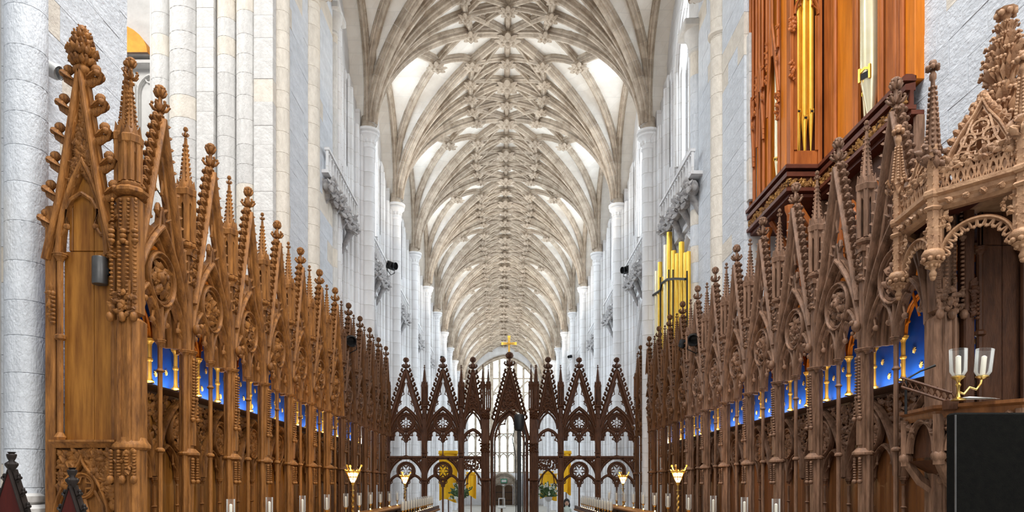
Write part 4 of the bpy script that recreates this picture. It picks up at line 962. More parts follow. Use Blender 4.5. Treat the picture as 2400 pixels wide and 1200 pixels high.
# body behind everything
bd = MB().box(5.76,9.75,ZC+.08,7.2,14.9,ZTOP).box(5.2,12.66,ZC+.08,5.76,14.6,ZTOP); obj('case_body', bd, 'cornice', oc)
def vpost(x, y, wx, wy, z0=ZC, z1=ZTOP, mt='case'): return obj('case_post', MB().cbox(x-wx/2,y-wy/2,z0,x+wx/2,y+wy/2,z1,.02), mt, oc)
def vroll(x, y, r, z0=ZC, z1=ZTOP): return obj('case_moulding', MB().lathe([(r,z0),(r,z1)],8,(x,y,0)), 'case', oc)
# recessed near section, face at x = 5.57
for ya, yb_, mt in ((9.66,9.90,'amber'),(10.15,10.42,'case'),(11.35,11.93,'amber'),(12.1,12.44,'case')): obj('case_panel', MB().cbox(5.60,ya,ZC-.02,5.75,yb_,ZTOP,.01), mt, oc)
for y in (9.93,10.02,10.10,10.47,10.53,11.22,11.30,11.96,12.04): vroll(5.58,y,.035)
vpost(5.60,10.12,.10,.12); vpost(5.60,11.26,.1,.12); vpost(5.60,12.0,.1,.1)
obj('pipe_recess', MB().box(5.70,10.5,ZC,5.76,11.2,ZTOP), 'case', oc)
add_pipe(oc, 5.60, 10.84, .15, ZC-.0+.0, EYE+6.25, ZTOP, 20, (-.85,-.5), mt='pale_gold') if False else add_pipe(oc, 5.60, 10.84, .15, ZC, EYE+6.25, ZTOP, 20, mt='pale_gold', d=(-.85,-.5))
add_pipe(oc, 5.665, 11.13, .045, ZC, EYE+6.15, ZTOP-.5, 16, mt='pale_gold', d=(-.85,-.5))
ra = MB()
for s, x in ((-1,10.5),(1,11.2)): ra.tube([(5.56,x,ZTOP-1.4),(5.55,x-s*.1,ZTOP-1.0),(5.55,x,ZTOP-.6)],.03,5)
foliage(ra, lambda r_:(5.55,11.28+r_.uniform(-.08,.08),r_.uniform(E+7.9,E+8.6)), 26, .12, (-1,0,0), 3); obj('case_carving', ra, 'case', oc)
# return of the projecting section facing the camera, y = 12.46, x 5.0 .. 5.57
for x, wd, mt in ((5.035,.07,'case'),(5.535,.07,'case')): obj('case_post', MB().cbox(x-wd/2,12.42,ZC,x+wd/2,12.60,ZTOP,.012), mt, oc)
obj('case_panel', MB().cbox(5.07,12.45,ZC,5.50,12.55,ZC+.33,.012), 'case', oc); obj('pipe_recess', MB().box(5.05,12.62,ZC,5.52,12.66,ZTOP), 'cornice', oc)
for x in (5.09,5.12,5.46,5.49): obj('case_moulding', MB().lathe([(.014,ZC+.33),(.014,E+8.3)],6,(x,12.44,0)), 'case', oc)
for x, r, zm, zf in ((5.165,.050,E+6.60,ZC+.33),(5.28,.058,E+6.48,ZC+.33),(5.395,.052,E+6.60,ZC+.33)):
    add_pipe(oc, x, 12.50, r, zf, zm, E+8.9, 14, d=(0,-1))
for x, r in ((5.115,.022),(5.22,.03),(5.33,.03),(5.43,.022)): obj('organ_pipe', MB().lathe([(r*.3,ZC+.33),(r,E+6.66),(r,E+8.3)],10,(x,12.56,0)), 'gold', oc)
ca = MB(); q = arch(5.08,5.50,E+8.32,.40,7,12.43); ca.sweep(q, mould(.05,.06), FN); cusps(ca,q,((1,3,5),(9,11,13)),.07,.014,1.8); obj('case_arch', ca, 'case', oc)
ca = MB(); foliage(ca, lambda r_:(r_.uniform(4.98,5.07),12.40,r_.choice((r_.uniform(E+7.15,E+7.45),r_.uniform(E+8.0,E+8.25)))), 50, .09, seed=4); bead_strip(ca,5.03,12.40,E+7.5,E+7.2,6,.03); obj('case_carving', ca, 'case', oc)
# far projecting section, face at x = 5.0, y 12.46 .. 14.75
for ya, yb_, mt in ((12.66,12.86,'case'),(13.42,13.62,'amber'),(13.95,14.15,'amber'),(14.45,14.75,'case')): obj('case_panel', MB().cbox(5.02,ya,ZC,5.2,yb_,ZTOP,.01), mt, oc)
obj('case_panel', MB().cbox(5.0,12.62,ZC,5.12,12.84,ZTOP,.01), 'amber', oc)
for y in (12.9,13.36,13.68,13.9,14.2,14.4,14.72): vroll(4.99,y,.035)
for y, r, zm in ((13.0,.05,E+5.98),(13.11,.055,E+6.05),(13.23,.05,E+6.1)): add_pipe(oc, 5.08, y, r, ZC+.05, zm, E+8.2, 12, mt='pale_gold', d=(-.85,-.5))
ca = MB(); rn = random.Random(12)
for y0_, y1_, zb_ in ((12.86,13.4,7.8),(13.62,13.95,7.5),(14.15,14.45,7.2)):
    for k in range(3): ca.tube([(4.96,y0_,E+zb_-.6-.1*k),(4.95,y0_+(y1_-y0_)*.2,E+zb_+.1*k),(4.95,(y0_+y1_)/2,E+zb_+.8)],.03,5); ca.tube([(4.96,y1_,E+zb_-.6-.1*k),(4.95,y1_-(y1_-y0_)*.2,E+zb_+.1*k),(4.95,(y0_+y1_)/2,E+zb_+.8)],.03,5)
    foliage(ca, lambda r_:(4.95,r_.choice((y0_,y1_))+r_.uniform(-.03,.03),r_.uniform(E+zb_-.2,E+zb_+.6)), 26, .09, (-1,0,0), 5)
    for yy in (y0_,(y0_+y1_)/2,y1_): ca.tube([(4.95,yy,E+zb_+.2),(4.95,yy,ZTOP)],.03,5)
for y in (12.88,): foliage(ca, lambda r_:(4.96,y+r_.uniform(-.05,.05),r_.uniform(E+6.7,E+7.2)), 22, .11, (-1,0,0), 6)
obj('case_carving', ca, 'case', oc)
# gallery under the case: cornice, gilded frieze, soffit, panelled front
og = thing('organ_gallery','dark moulded gallery with gilded leaf frieze under the organ case','gallery',(0,0,0))
plan = [(5.57,8.9),(5.57,12.46),(5.0,12.46),(5.0,14.8)]; plan = [(5.46,9.66),(5.46,12.34),(4.90,12.34),(4.90,14.85)]
def cornice_path(dx, z): return [(plan[0][0]+dx,plan[0][1],z),(plan[1][0]+dx,plan[1][1]+dx,z),(plan[2][0]+dx,plan[2][1]+dx,z),(plan[3][0]+dx,plan[3][1],z)]
m = MB(); m.sweep(cornice_path(0,ZC-.02), [(-.02,-.02),(.16,-.02),(.16,.05),(.10,.07),(.02,.07),(-.02,.04)], (0,0,1)); m.sweep(cornice_path(.03,ZC-.12), [(-.02,-.05),(.12,-.05),(.12,.06),(-.02,.03)], (0,0,1)); m.sweep(cornice_path(.02,ZC-.40), [(-.02,-.03),(.14,-.03),(.14,.03),(-.02,.03)], (0,0,1)); obj('cornice', m, 'cornice', og)
m = MB(); m.sweep(cornice_path(.10,ZC-.27), rect(.05,.2), (0,0,1)); obj('frieze_board', m, 'cornice', og)
fo = MB(); foliage(fo, lambda r_:(5.52,r_.uniform(9.7,12.4),ZC-.27+r_.uniform(-.06,.06)), 260, .075, (-1,0,0), 7); foliage(fo, lambda r_:(4.96,r_.uniform(12.4,14.8),ZC-.27+r_.uniform(-.06,.06)), 240, .075, (-1,0,0), 8); foliage(fo, lambda r_:(r_.uniform(4.98,5.5),12.40,ZC-.27+r_.uniform(-.06,.06)), 60, .075, (0,-1,0), 9); obj('gilded_frieze', fo, 'gilt_dull', og, kind='stuff'); obj('gallery_core', MB().box(5.78,9.75,E+2.6,7.1,14.8,ZC-.02), 'cornice', og)
obj('soffit', MB().box(5.0,9.66,ZC-.50,6.0,14.8,ZC-.44) if False else MB().box(5.55,9.66,ZC-.50,6.0,14.8,ZC-.44).box(4.98,12.45,ZC-.50,5.56,14.8,ZC-.44), 'cornice', og)
for k in range(7):
    y0_ = 9.7+k*.73; m = MB(); m.cbox(5.62,y0_-.05,E+2.5,5.75,y0_+.05,ZC-.5,.015); obj('gallery_post', m, 'case' if k % 2 else 'oak_grey', og)
    m = MB()
    pth = [(5.62,pp[0],pp[2]) for pp in arch(y0_+.08,y0_+.65,E+4.1,.55,7)]; m.sweep([(5.62,y0_+.08,E+2.8)]+pth+[(5.62,y0_+.65,E+2.8)], mould(.06,.08), (-1,0,0)); m.lathe([(.025,E+2.8),(.025,E+4.2)],6,(5.62,y0_+.365,0))
    for q in (y0_+.08,y0_+.365): m.sweep([(5.62,pp[0],pp[2]) for pp in arch(q+.02,q+.265,E+3.9,.28,4)], mould(.04,.05), (-1,0,0))
    obj('gallery_arch', m, 'case', og); obj('gallery_panel', MB().box(5.72,y0_+.06,E+2.6,5.74,y0_+.67,ZC-.5), 'oak_dark', og)
m = MB()
for y, x in ((12.5,4.98),(13.6,4.98),(14.7,4.98)): m = MB().tube([(x+.75,y,E+4.2),(x+.5,y,E+4.5),(x+.12,y,ZC-.5)],.05,6); m.lathe([(.06,0),(.06,1.2),(.1,1.3),(.1,1.36)],8,(x+.05,y,E+3.6)); obj('bracket', m, 'case', og)
# separate stand of gold pipes
gp = thing('gold_pipe_rank','rank of tall gold organ pipes rising behind the dark right stalls','organ pipes',(0,0,0))
obj('wind_chest', MB().cbox(4.54,17.4,E+2.82,4.80,22.8,E+3.1,.03), 'oak_dark', gp)
for px, top, r, mt in ((1521,632,.09,'pale_gold'),(1527.5,605,.075,'gold'),(1536,644,.06,'gold'),(1541,636,.09,'pale_gold'),(1547,615,.07,'gold'),(1556,649,.055,'gold'),(1562,575,.085,'pale_gold'),(1569,545,.08,'gold'),(1579,588,.07,'gold'),(1588,595,.07,'gold'),(1597.5,568,.075,'gold'),(1607,593,.06,'gold'),(1614,590,.055,'gold')):
    y = 4.66*1650/(px-1188); h = (1138-top)*y/1650; add_pipe(gp, 4.66, y, r, E+3.05, E+4.4*(.9 if px > 1560 else .82), E+h, 12, mt=mt, d=(-.6,-.8))
cl = MB(); 
cl.tube([(4.56,4.66*1650/(q-1188),E+(1138-z)*4.66/(q-1188)) for q, z in ((1519,710),(1534,703),(1538,692),(1556,680),(1559,664),(1572,655),(1590,653),(1616,654))],.035,6)
obj('clamp_rail', cl, 'black', gp)
for q, t in ((1571,632),(1581,632),(1551,650),(1614,635)):
    y = 4.6*1650/(q-1188); obj('support_rod', MB().lathe([(.02,E+3.05),(.02,E+(1138-t)*y/1650)],6,(4.56,y,0)), 'black', gp)
# ------------------------------------------------------------------ pulpit with its canopy (tester)
C0 = V((4.93,6.95,0)); RT = .90; AN = [R(152+45*k) for k in range(8)]
VT = [C0+V((math.cos(a),math.sin(a),0))*RT for a in AN]
te = thing('pulpit_canopy','pale carved oak pulpit canopy with crocketed spire, hanging beside the right stalls','canopy',(C0.x,C0.y,0)); HT = E+2.6
def loc_(mb): return mb.tf(Matrix.Translation((-C0.x,-C0.y,0)))
def tob(name, mb, mt, parent=None): return obj(name, loc_(mb), mt, parent or te)
m = MB(); ring = [V((v.x,v.y,HT)) for v in VT]
m.sweep(ring, [(-.06,.0),(.0,.0),(.03,.03),(.03,.06),(.05,.08),(.05,.12),(.09,.14),(.09,.18),(-.06,.18)], (0,0,1), closed=True)
if (ring[0]-C0).length and True:
    pass
tob('cornice', m, 'pale_oak')
tob('canopy_ceiling', MB().add([(C0.x+(v.x-C0.x)*.97,C0.y+(v.y-C0.y)*.97,HT+.05) for v in VT]+[(C0.x,C0.y,HT+.25)],[(k,(k+1)%8,8) for k in range(8)]), 'red_wood')
def facet_frame(k):
    a, b = VT[k], VT[(k+1)%8]; t = (b-a).normalized(); n_ = V((-t.y,t.x,0)); 
    if n_.dot(a-C0) < 0: n_ = -n_
    return a, b, t, n_
for k in range(5):
    a, b, t, n_ = facet_frame(k); L = (b-a).length
    def P_(u, z, o=0): return V((a.x,a.y,0))+t*(L*u)+n_*o+V((0,0,z))
    fr = MB(); q = [P_((pp[0]), 0)+V((0,0,pp[2])) for pp in arch(.10,.90,0,.5,10)]
    q = [P_(pp[0], HT-.42+pp[2]*.62) for pp in arch(.08,.92,0,.42,12)]
    fr.sweep(q, mould(.04,.06), n_ if t.cross(V((0,0,1))).dot(n_) < 0 else n_)
    for j in range(12):
        c1 = q[2*j+0].lerp(q[2*j+1],.5); dn = V((0,0,-.055)); ctr = P_(.5,HT-.32)
        dd = (ctr-q[2*j+1]); dd.z = min(dd.z,-.2); dd.normalize()
        tip = q[2*j+1]+dd*.075; fr.tube([q[2*j], q[2*j].lerp(tip,.6)+dd*.03, tip],[.012,.011,.009],5); fr.tube([q[2*j+2], q[2*j+2].lerp(tip,.6)+dd*.03, tip],[.012,.011,.009],5); fr.ball(tip,.019,5,3)
    for u in (.06,.94): fr.sweep([P_(u,HT-.42),P_(u,HT)], rect(.05,.05), n_)
    foliage(fr, lambda r_: P_(r_.choice((r_.uniform(.08,.22),r_.uniform(.78,.92))),HT-r_.uniform(.04,.2),.01), 26, .06, n_, k)
    for j in range(4): fr.ball(P_(.2*(j+1),HT+.055,.06),.032,7,4); foliage(fr, [P_(.2*(j+1),HT+.055,.07)],5,.06,n_,j)
    tob('cusped_fringe', fr, 'pale_oak')
    cr_ = MB()                                 # openwork cresting
    for j in range(8):
        u0, u1 = j/8, (j+1)/8
        cr_.sweep([P_(u0+(u1-u0)*(pp[0]), HT+.20+pp[2]) for pp in arch(0,1,0,.14,3)] if False else [P_(u0,HT+.20),P_(u0+.03,HT+.29),P_((u0+u1)/2,HT+.35),P_(u1-.03,HT+.29),P_(u1,HT+.20)], rect(.018,.03), n_)
        cr_.sweep([P_(u0,HT+.36),P_(u0+.03,HT+.25),P_((u0+u1)/2,HT+.19),P_(u1-.03,HT+.25),P_(u1,HT+.36)], rect(.014,.025), n_)
    foliage(cr_, lambda r_: P_(r_.random(),HT+.36+r_.uniform(0,.10),.0), 75, .075, n_, k+20, .5)
    tob('cresting', cr_, 'pale_oak')
    # traceried ogee gable
    if k < 4:
        G0, G1 = HT+.30, HT+.98; tg = MB(); lean = -.16
        def Gp(u, z): f = (z-G0)/(G1-G0); return P_(u, z, lean*f)
        sil = [(.10,G0),(.16,G0+.22),(.28,G0+.40),(.42,G0+.55),(.5,G1)]
        out_ = [Gp(u,z) for u,z in sil]+[Gp(1-u,z) for u,z in reversed(sil[:-1])]
        tg.sweep(out_, mould(.05,.06), n_)
        ein = [(.5,G0+.20,.085),(.30,G0+.13,.07),(.70,G0+.13,.07),(.5,G0+.40,.07),(.37,G0+.30,.06),(.63,G0+.30,.06)]
        for cu, cz, rr_ in ein:
            cc_ = [Gp(cu+rr_*math.sin(w_)/L, cz+rr_*math.cos(w_)) for w_ in [2*PI*i/12 for i in range(12)]]; tg.sweep(cc_, rect(.018,.035), n_, closed=True)
            for i in range(4):
                w_ = 2*PI*i/4+.78; c1 = Gp(cu+rr_*math.sin(w_-.5)/L, cz+rr_*math.cos(w_-.5)); c2 = Gp(cu+rr_*math.sin(w_+.5)/L, cz+rr_*math.cos(w_+.5)); c3 = Gp(cu+rr_*.45*math.sin(w_)/L, cz+rr_*.45*math.cos(w_)); tg.tube([c1,c3,c2],.009,4)
        for u0,z0_,u1,z1_ in ((.14,G0+.04,.4,G0+.5),(.86,G0+.04,.6,G0+.5),(.12,G0+.02,.88,G0+.02)): tg.sweep([Gp(u0,z0_),Gp((u0+u1)/2+(.04 if u0<u1 else -.04),(z0_+z1_)/2),Gp(u1,z1_)], rect(.02,.035), n_)
        for i in range(len(out_)-1):
            for f in (.2,.55,.9):
                c1 = out_[i].lerp(out_[i+1],f); dd = (c1-Gp(.5,G0+.2)).normalized(); tg.leaf(c1,dd,n_,.10,.04,.6); tg.ball(c1+dd*.07+n_*.02,.022,5,3)
        tob('tracery_gable', tg, 'pale_oak')
for k in range(6):                             # corner posts, pendants, pinnacles
    v = VT[k]; o_ = (v-C0).normalized(); c = V((v.x,v.y,0))+o_*.03
    m = MB(); m.lathe([(.055,HT-.40),(.055,HT+.62)],6,(c.x,c.y,0)); m.lathe([(.07,0),(.09,.02),(.07,.04)],6,(c.x,c.y,HT+.0)); m.lathe([(.07,0),(.09,.02),(.09,.05),(.07,.07)],6,(c.x,c.y,HT+.12))
    for z in [HT-.32+.08*i for i in range(11)]:
        for w_ in range(6): m.ball((c.x+.055*math.cos(w_*PI/3),c.y+.055*math.sin(w_*PI/3),z),.012,4,3)
    tob('corner_post', m, 'pale_oak')
    m = MB(); m.lathe([(.03,-.22),(.035,-.19),(.02,-.16),(.05,-.12),(.085,-.09),(.06,-.07),(.10,-.03),(.10,0),(.08,.03)],8,(c.x,c.y,HT-.40))
    for w_ in range(8): m.ball((c.x+.085*math.cos(w_*PI/4),c.y+.085*math.sin(w_*PI/4),HT-.46),.026,5,3); m.ball((c.x+.05*math.cos(w_*PI/4),c.y+.05*math.sin(w_*PI/4),HT-.52),.02,5,3)
    m.ball((c.x,c.y,HT-.63),.03,6,4); tob('pendant', m, 'pale_oak')
    m = MB(); top = 1.40 if k == 1 else 1.15
    foliage(m, lambda r_:(c.x+r_.uniform(-.09,.09),c.y+r_.uniform(-.09,.09),HT+r_.uniform(.42,.60)), 34, .09, -V((-o_.x,-o_.y,0)) if True else o_, k)
    m.lathe([(.06,HT+.55),(.045,HT+.62),(.05,HT+.66),(.02,HT+top-.16),(.035,HT+top-.14),(.035,HT+top-.11),(.02,HT+top-.08)],6,(c.x,c.y,0))
    for w_ in range(6):
        for i in range(12): f = i/12; rr_ = .062*(1-f)+.028*f; m.ball((c.x+rr_*math.cos(w_*PI/3),c.y+rr_*math.sin(w_*PI/3),HT+.60+(top-.78)*f),.017*(1.2-.4*f),4,3)
    for w_ in range(6): m.ball((c.x+.045*math.cos(w_*PI/3),c.y+.045*math.sin(w_*PI/3),HT+top-.04),.028,5,3)
    m.ball((c.x,c.y,HT+top),.04,6,4); tob('pinnacle', m, 'oak_grey' if k == 1 else 'pale_oak')
sp = MB(); sp.lathe([(.50,HT+.18),(.34,HT+.6),(.18,HT+.95),(.10,HT+1.15),(.085,HT+1.3),(.11,HT+1.33),(.11,HT+1.36),(.07,HT+1.40),(.055,HT+1.9),(.03,HT+2.0)],8,(C0.x,C0.y,0))
tob('spire_core', sp, 'pale_oak')
def big_leaf(mb, c, a, s):
    q = V((math.cos(a),math.sin(a),0)); w_ = V((-q.y,q.x,0))
    mb.tube([c, c+q*s*.25+V((0,0,s*.45)), c+q*s*.62+V((0,0,s*.72)), c+q*s*.82+V((0,0,s*.55))],[s*.16,s*.14,s*.13,s*.08],5)
    for j in (-1,0,1): mb.leaf(c+w_*s*.12*j+V((0,0,s*.1)), q*.5+w_*.35*j+V((0,0,1)), q, s*.95, s*.2, .55); mb.ball(c+q*s*.75+w_*s*.2*j+V((0,0,s*.68)), s*.12, 5, 3)
for tier, (z, rr_, n_, s) in enumerate(((.50,.46,16,.20),(.68,.38,14,.20),(.84,.30,12,.20),(1.0,.21,10,.20),(1.14,.14,8,.20),(1.24,.11,8,.17),(1.42,.09,7,.17),(1.52,.09,7,.16),(1.62,.08,7,.15),(1.72,.07,6,.14),(1.82,.05,6,.11),(1.95,.04,7,.09))):
    m = MB()
    for j in range(n_): a = 2*PI*j/n_+tier*.3; big_leaf(m, V((C0.x+rr_*math.cos(a),C0.y+rr_*math.sin(a),HT+z-.08)), a, s)
    tob('leaf_tier', m, 'pale_oak')
m = MB(); m.lathe([(.03,2.0),(.05,2.03),(.085,2.06),(.10,2.09),(.05,2.11),(.02,2.12)],8,(C0.x,C0.y,HT)); 
for j in range(7): a = 2*PI*j/7; m.ball((C0.x+.075*math.cos(a),C0.y+.075*math.sin(a),HT+2.05),.035,5,3)
tob('finial', m, 'pale_oak')
# pulpit
pu = thing('pulpit','carved oak pulpit desk with octagonal rim behind the black panel','pulpit',(C0.x,C0.y,0)); HPu = E+.76; RP = .86
VP_ = [C0+V((math.cos(a),math.sin(a),0))*RP for a in AN]
def pob(name, mb, mt): return obj(name, loc_(mb), mt, pu)
m = MB(); m.sweep([V((v.x,v.y,HPu-.06)) for v in VP_[:7]], [(-.07,-.06),(.01,-.06),(.03,-.02),(.03,.01),(.07,.03),(.07,.06),(-.07,.06)], (0,0,1)); pob('rim', m, 'oak_board_grey')
pob('desk_floor', MB().add([(v.x,v.y,E+.25) for v in VP_]+[(C0.x,C0.y,E-.3)],[tuple(range(8))]+[(k,(k+1)%8,8) for k in range(8)]), 'oak_dark')
for k in range(6):
    a, b = VP_[k], VP_[k+1]; t = (b-a).normalized(); n_ = V((-t.y,t.x,0)); n_ = n_ if n_.dot(a-C0) > 0 else -n_; L = (b-a).length
    m = MB(); m.sweep([V((a.x,a.y,0))+t*(L*pp[0])+V((0,0,E+.33+pp[2])) for pp in arch(.1,.9,0,.32,7)], mould(.06,.06), n_); foliage(m, lambda r_: V((a.x,a.y,0))+t*(L*r_.choice((r_.uniform(.08,.28),r_.uniform(.72,.92))))+V((0,0,E+r_.uniform(.5,.66))), 22, .07, n_, k)
    pob('facet_arch', m, 'oak_grey'); pob('facet_panel', MB().add([V((q.x,q.y,0))*1-n_*.05+V((0,0,z)) for q, z in ((a,E+.28),(b,E+.28),(b,E+.7),(a,E+.7))],[(0,1,2,3)]), 'oak_dark')
    m = MB(); m.lathe([(.055,E+.2),(.055,E+.68)],6,(a.x,a.y,0)); c = C0; m.tube([(a.x,a.y,E+.25),(a.x*.85+c.x*.15,a.y*.85+c.y*.15,E+.05),(a.x*.5+c.x*.5,a.y*.5+c.y*.5,E-.2),(a.x*.25+c.x*.75,a.y*.25+c.y*.75,E-.8)],[.05,.06,.05,.05],6); m.ball((a.x,a.y,E+.28),.07,7,5); pob('corner_rib', m, 'oak_grey')
pob('stem', MB().lathe([(.45,0),(.45,.12),(.22,.2),(.18,1.3),(.3,1.8),(.42,2.0)],8,(C0.x,C0.y,0)), 'oak_grey')
# brass two-branched candlestick with glass shades, papers, book rest, reading light
cs = thing('candlestick','brass two-branched candlestick with two glass shades on the pulpit','candlestick',(4.04,6.30,E+.76)); 
m = MB(); m.lathe([(.06,0),(.06,.01),(.02,.03),(.014,.06),(.014,.12),(.025,.14),(.014,.16),(.02,.18),(.06,.21),(.05,.22)],10); m.tube([(0,0,.08),(.05,0,.06),(.10,0,.12),(.16,0,.10),(.20,0,.15),(.21,0,.19)],.010,6); m.lathe([(.02,0),(.055,.02),(.055,.03)],10,(.215,0,.19)); obj('stand', m, 'brass', cs)
SH = MB().lathe([(.045,0),(.07,.04),(.074,.24),(.071,.24),(.067,.045),(.042,.01)],16).mesh('glass_shade'); WX = MB().lathe([(.022,0),(.022,.17),(.004,.18)],10).mesh('candle')
for x, tilt in ((0,0),(.215,R(6))):
    obj('glass_shade', SH, 'glass', cs, (x,0,.22), rot=(0,tilt,0)); obj('candle', WX, 'wax', cs, (x,0,.225), rot=(0,tilt,0))
pp_ = thing('paper_sheets','loose white paper sheets lying on the pulpit rim by the candlestick','paper',(4.2,6.33,E+.775)); m = MB()
for k in range(3): m.add([(-.18+.02*k,-.06,.004*k),(.2-.03*k,-.05,.004*k),(.2,.08,.004*k),(.02,.09,.03+.004*k),(-.18,.07,.004*k)],[(0,1,2,3,4)])
obj('sheets', m, 'paper', pp_)
br = thing('book_rest','dark pierced book rest sloping over the pulpit rim','book rest',(4.0,6.75,E+.8)); m = MB()
for dz in (0,.09): m.tube([(-.16,.1,.16+dz),(.14,-.2,-.03+dz)],.014,5)
for k in range(9): f = k/8; m.tube([(-.16+.3*f,.1-.3*f,.16-.19*f),(-.13+.3*f,.07-.3*f,.25-.19*f)],.007,4); m.tube([(-.13+.3*f,.07-.3*f,.16-.19*f),(-.16+.3*f,.1-.3*f,.25-.19*f)],.007,4)
obj('pierced_bar', m, 'oak_dark', br); obj('rest_foot', MB().cbox(.08,-.24,-.10,.18,-.14,.0,.01), 'oak_dark', br)
rl = thing('microphone','thin black microphone arm pointing from the pulpit to the stall ledge','microphone',(3.93,6.9,E+.7)); obj('stand_tube', MB().lathe([(.014,0),(.010,.35)],8,(-.02,0,.0)), 'black', rl); obj('arm', MB().tube([(-.02,0,.34),(.12,0,.42),(.24,-.05,.47)],[.008,.010,.014],6), 'black', rl)
# black panel in front of the pulpit
bp = thing('display_panel','large matt black upright panel cutting the lower right corner','panel',(3.62,4.62,0)); obj('panel', MB().cbox(-.71,-.05,.2,1.0,.05,E+.475,.012), 'black_cloth', bp); obj('trim_edge', MB().box(-.712,-.052,.22,-.702,-.045,E+.46), 'grey_metal', bp)
for x in (-.5,.8): obj('foot', MB().cbox(x-.05,-.35,0,x+.05,.35,.06,.01).cbox(x-.03,-.03,.05,x+.03,.03,.3,.005), 'black', bp)
# ------------------------------------------------------------------ bench ends at the lower left
for x, y, top, lab in ((-2.80,3.98,.19,'dark bench end with crocketed point before the white stone shaft, lower left corner'),(-2.42,3.92,.10,'dark bench end with crocketed point overlapping the base of the tall stall end')):
    b = thing('bench_end', lab, 'bench end', (x,y,0)); z = E+top
    sl = .42
    b2 = MB().add([(-.16,-.03,0),(.16,-.03,0),(.16,-.03,z-.62),(0,-.03,z-.12),(-.16,-.03,z-.62),(-.16,.03,0),(.16,.03,0),(.16,.03,z-.62),(0,.03,z-.12),(-.16,.03,z-.62)],[(0,1,2,3,4),(9,8,7,6,5),(0,5,6,1),(1,6,7,2),(2,7,8,3),(3,8,9,4),(4,9,5,0)]); obj('board', b2, 'mahogany', b)
    fr = MB()
    for s in (-1,1): fr.sweep([(s*.165,0,.1),(s*.165,0,z-.62),(0,0,z-.10)] , mould(.022,.07), FN)
    for s, q in ((-1,.06),(1,-.02)): fr.box(q-.002,-.034,z-.9,q+.002,-.031,z-.45) if False else None
    obj('moulding', fr, 'oak_black', b); st = MB()
    for k in range(2): st.sweep([(-.09+.035*k,-.034,z-.75-.04*k),(-.03+.01*k,-.034,z-.38-.10*k)], rect(.005,.004), FN)
    obj('inlay_line', st, 'white_metal', b)
    for s in (-1,1):
        for k in range(5):
            f = .3+.62*k/4; obj('crocket', CROCK, 'oak_black', b, (s*(.165*(1-f)+.008),0,z-.62+.52*f-.02), PI if s < 0 else 0, (.04,.035,.045))
    fn = MB().lathe([(.012,-.13),(.018,-.10),(.034,-.075),(.034,-.065),(.014,-.05),(.022,-.035),(.026,-.02),(.026,-.012),(.014,-.01),(.023,0)],8,(0,0,z))
    for k in range(4): a = k*PI/2; fn.ball((math.cos(a)*.028,math.sin(a)*.028,z-.07),.012,5,3)
    obj('finial', fn, 'oak_black', b)
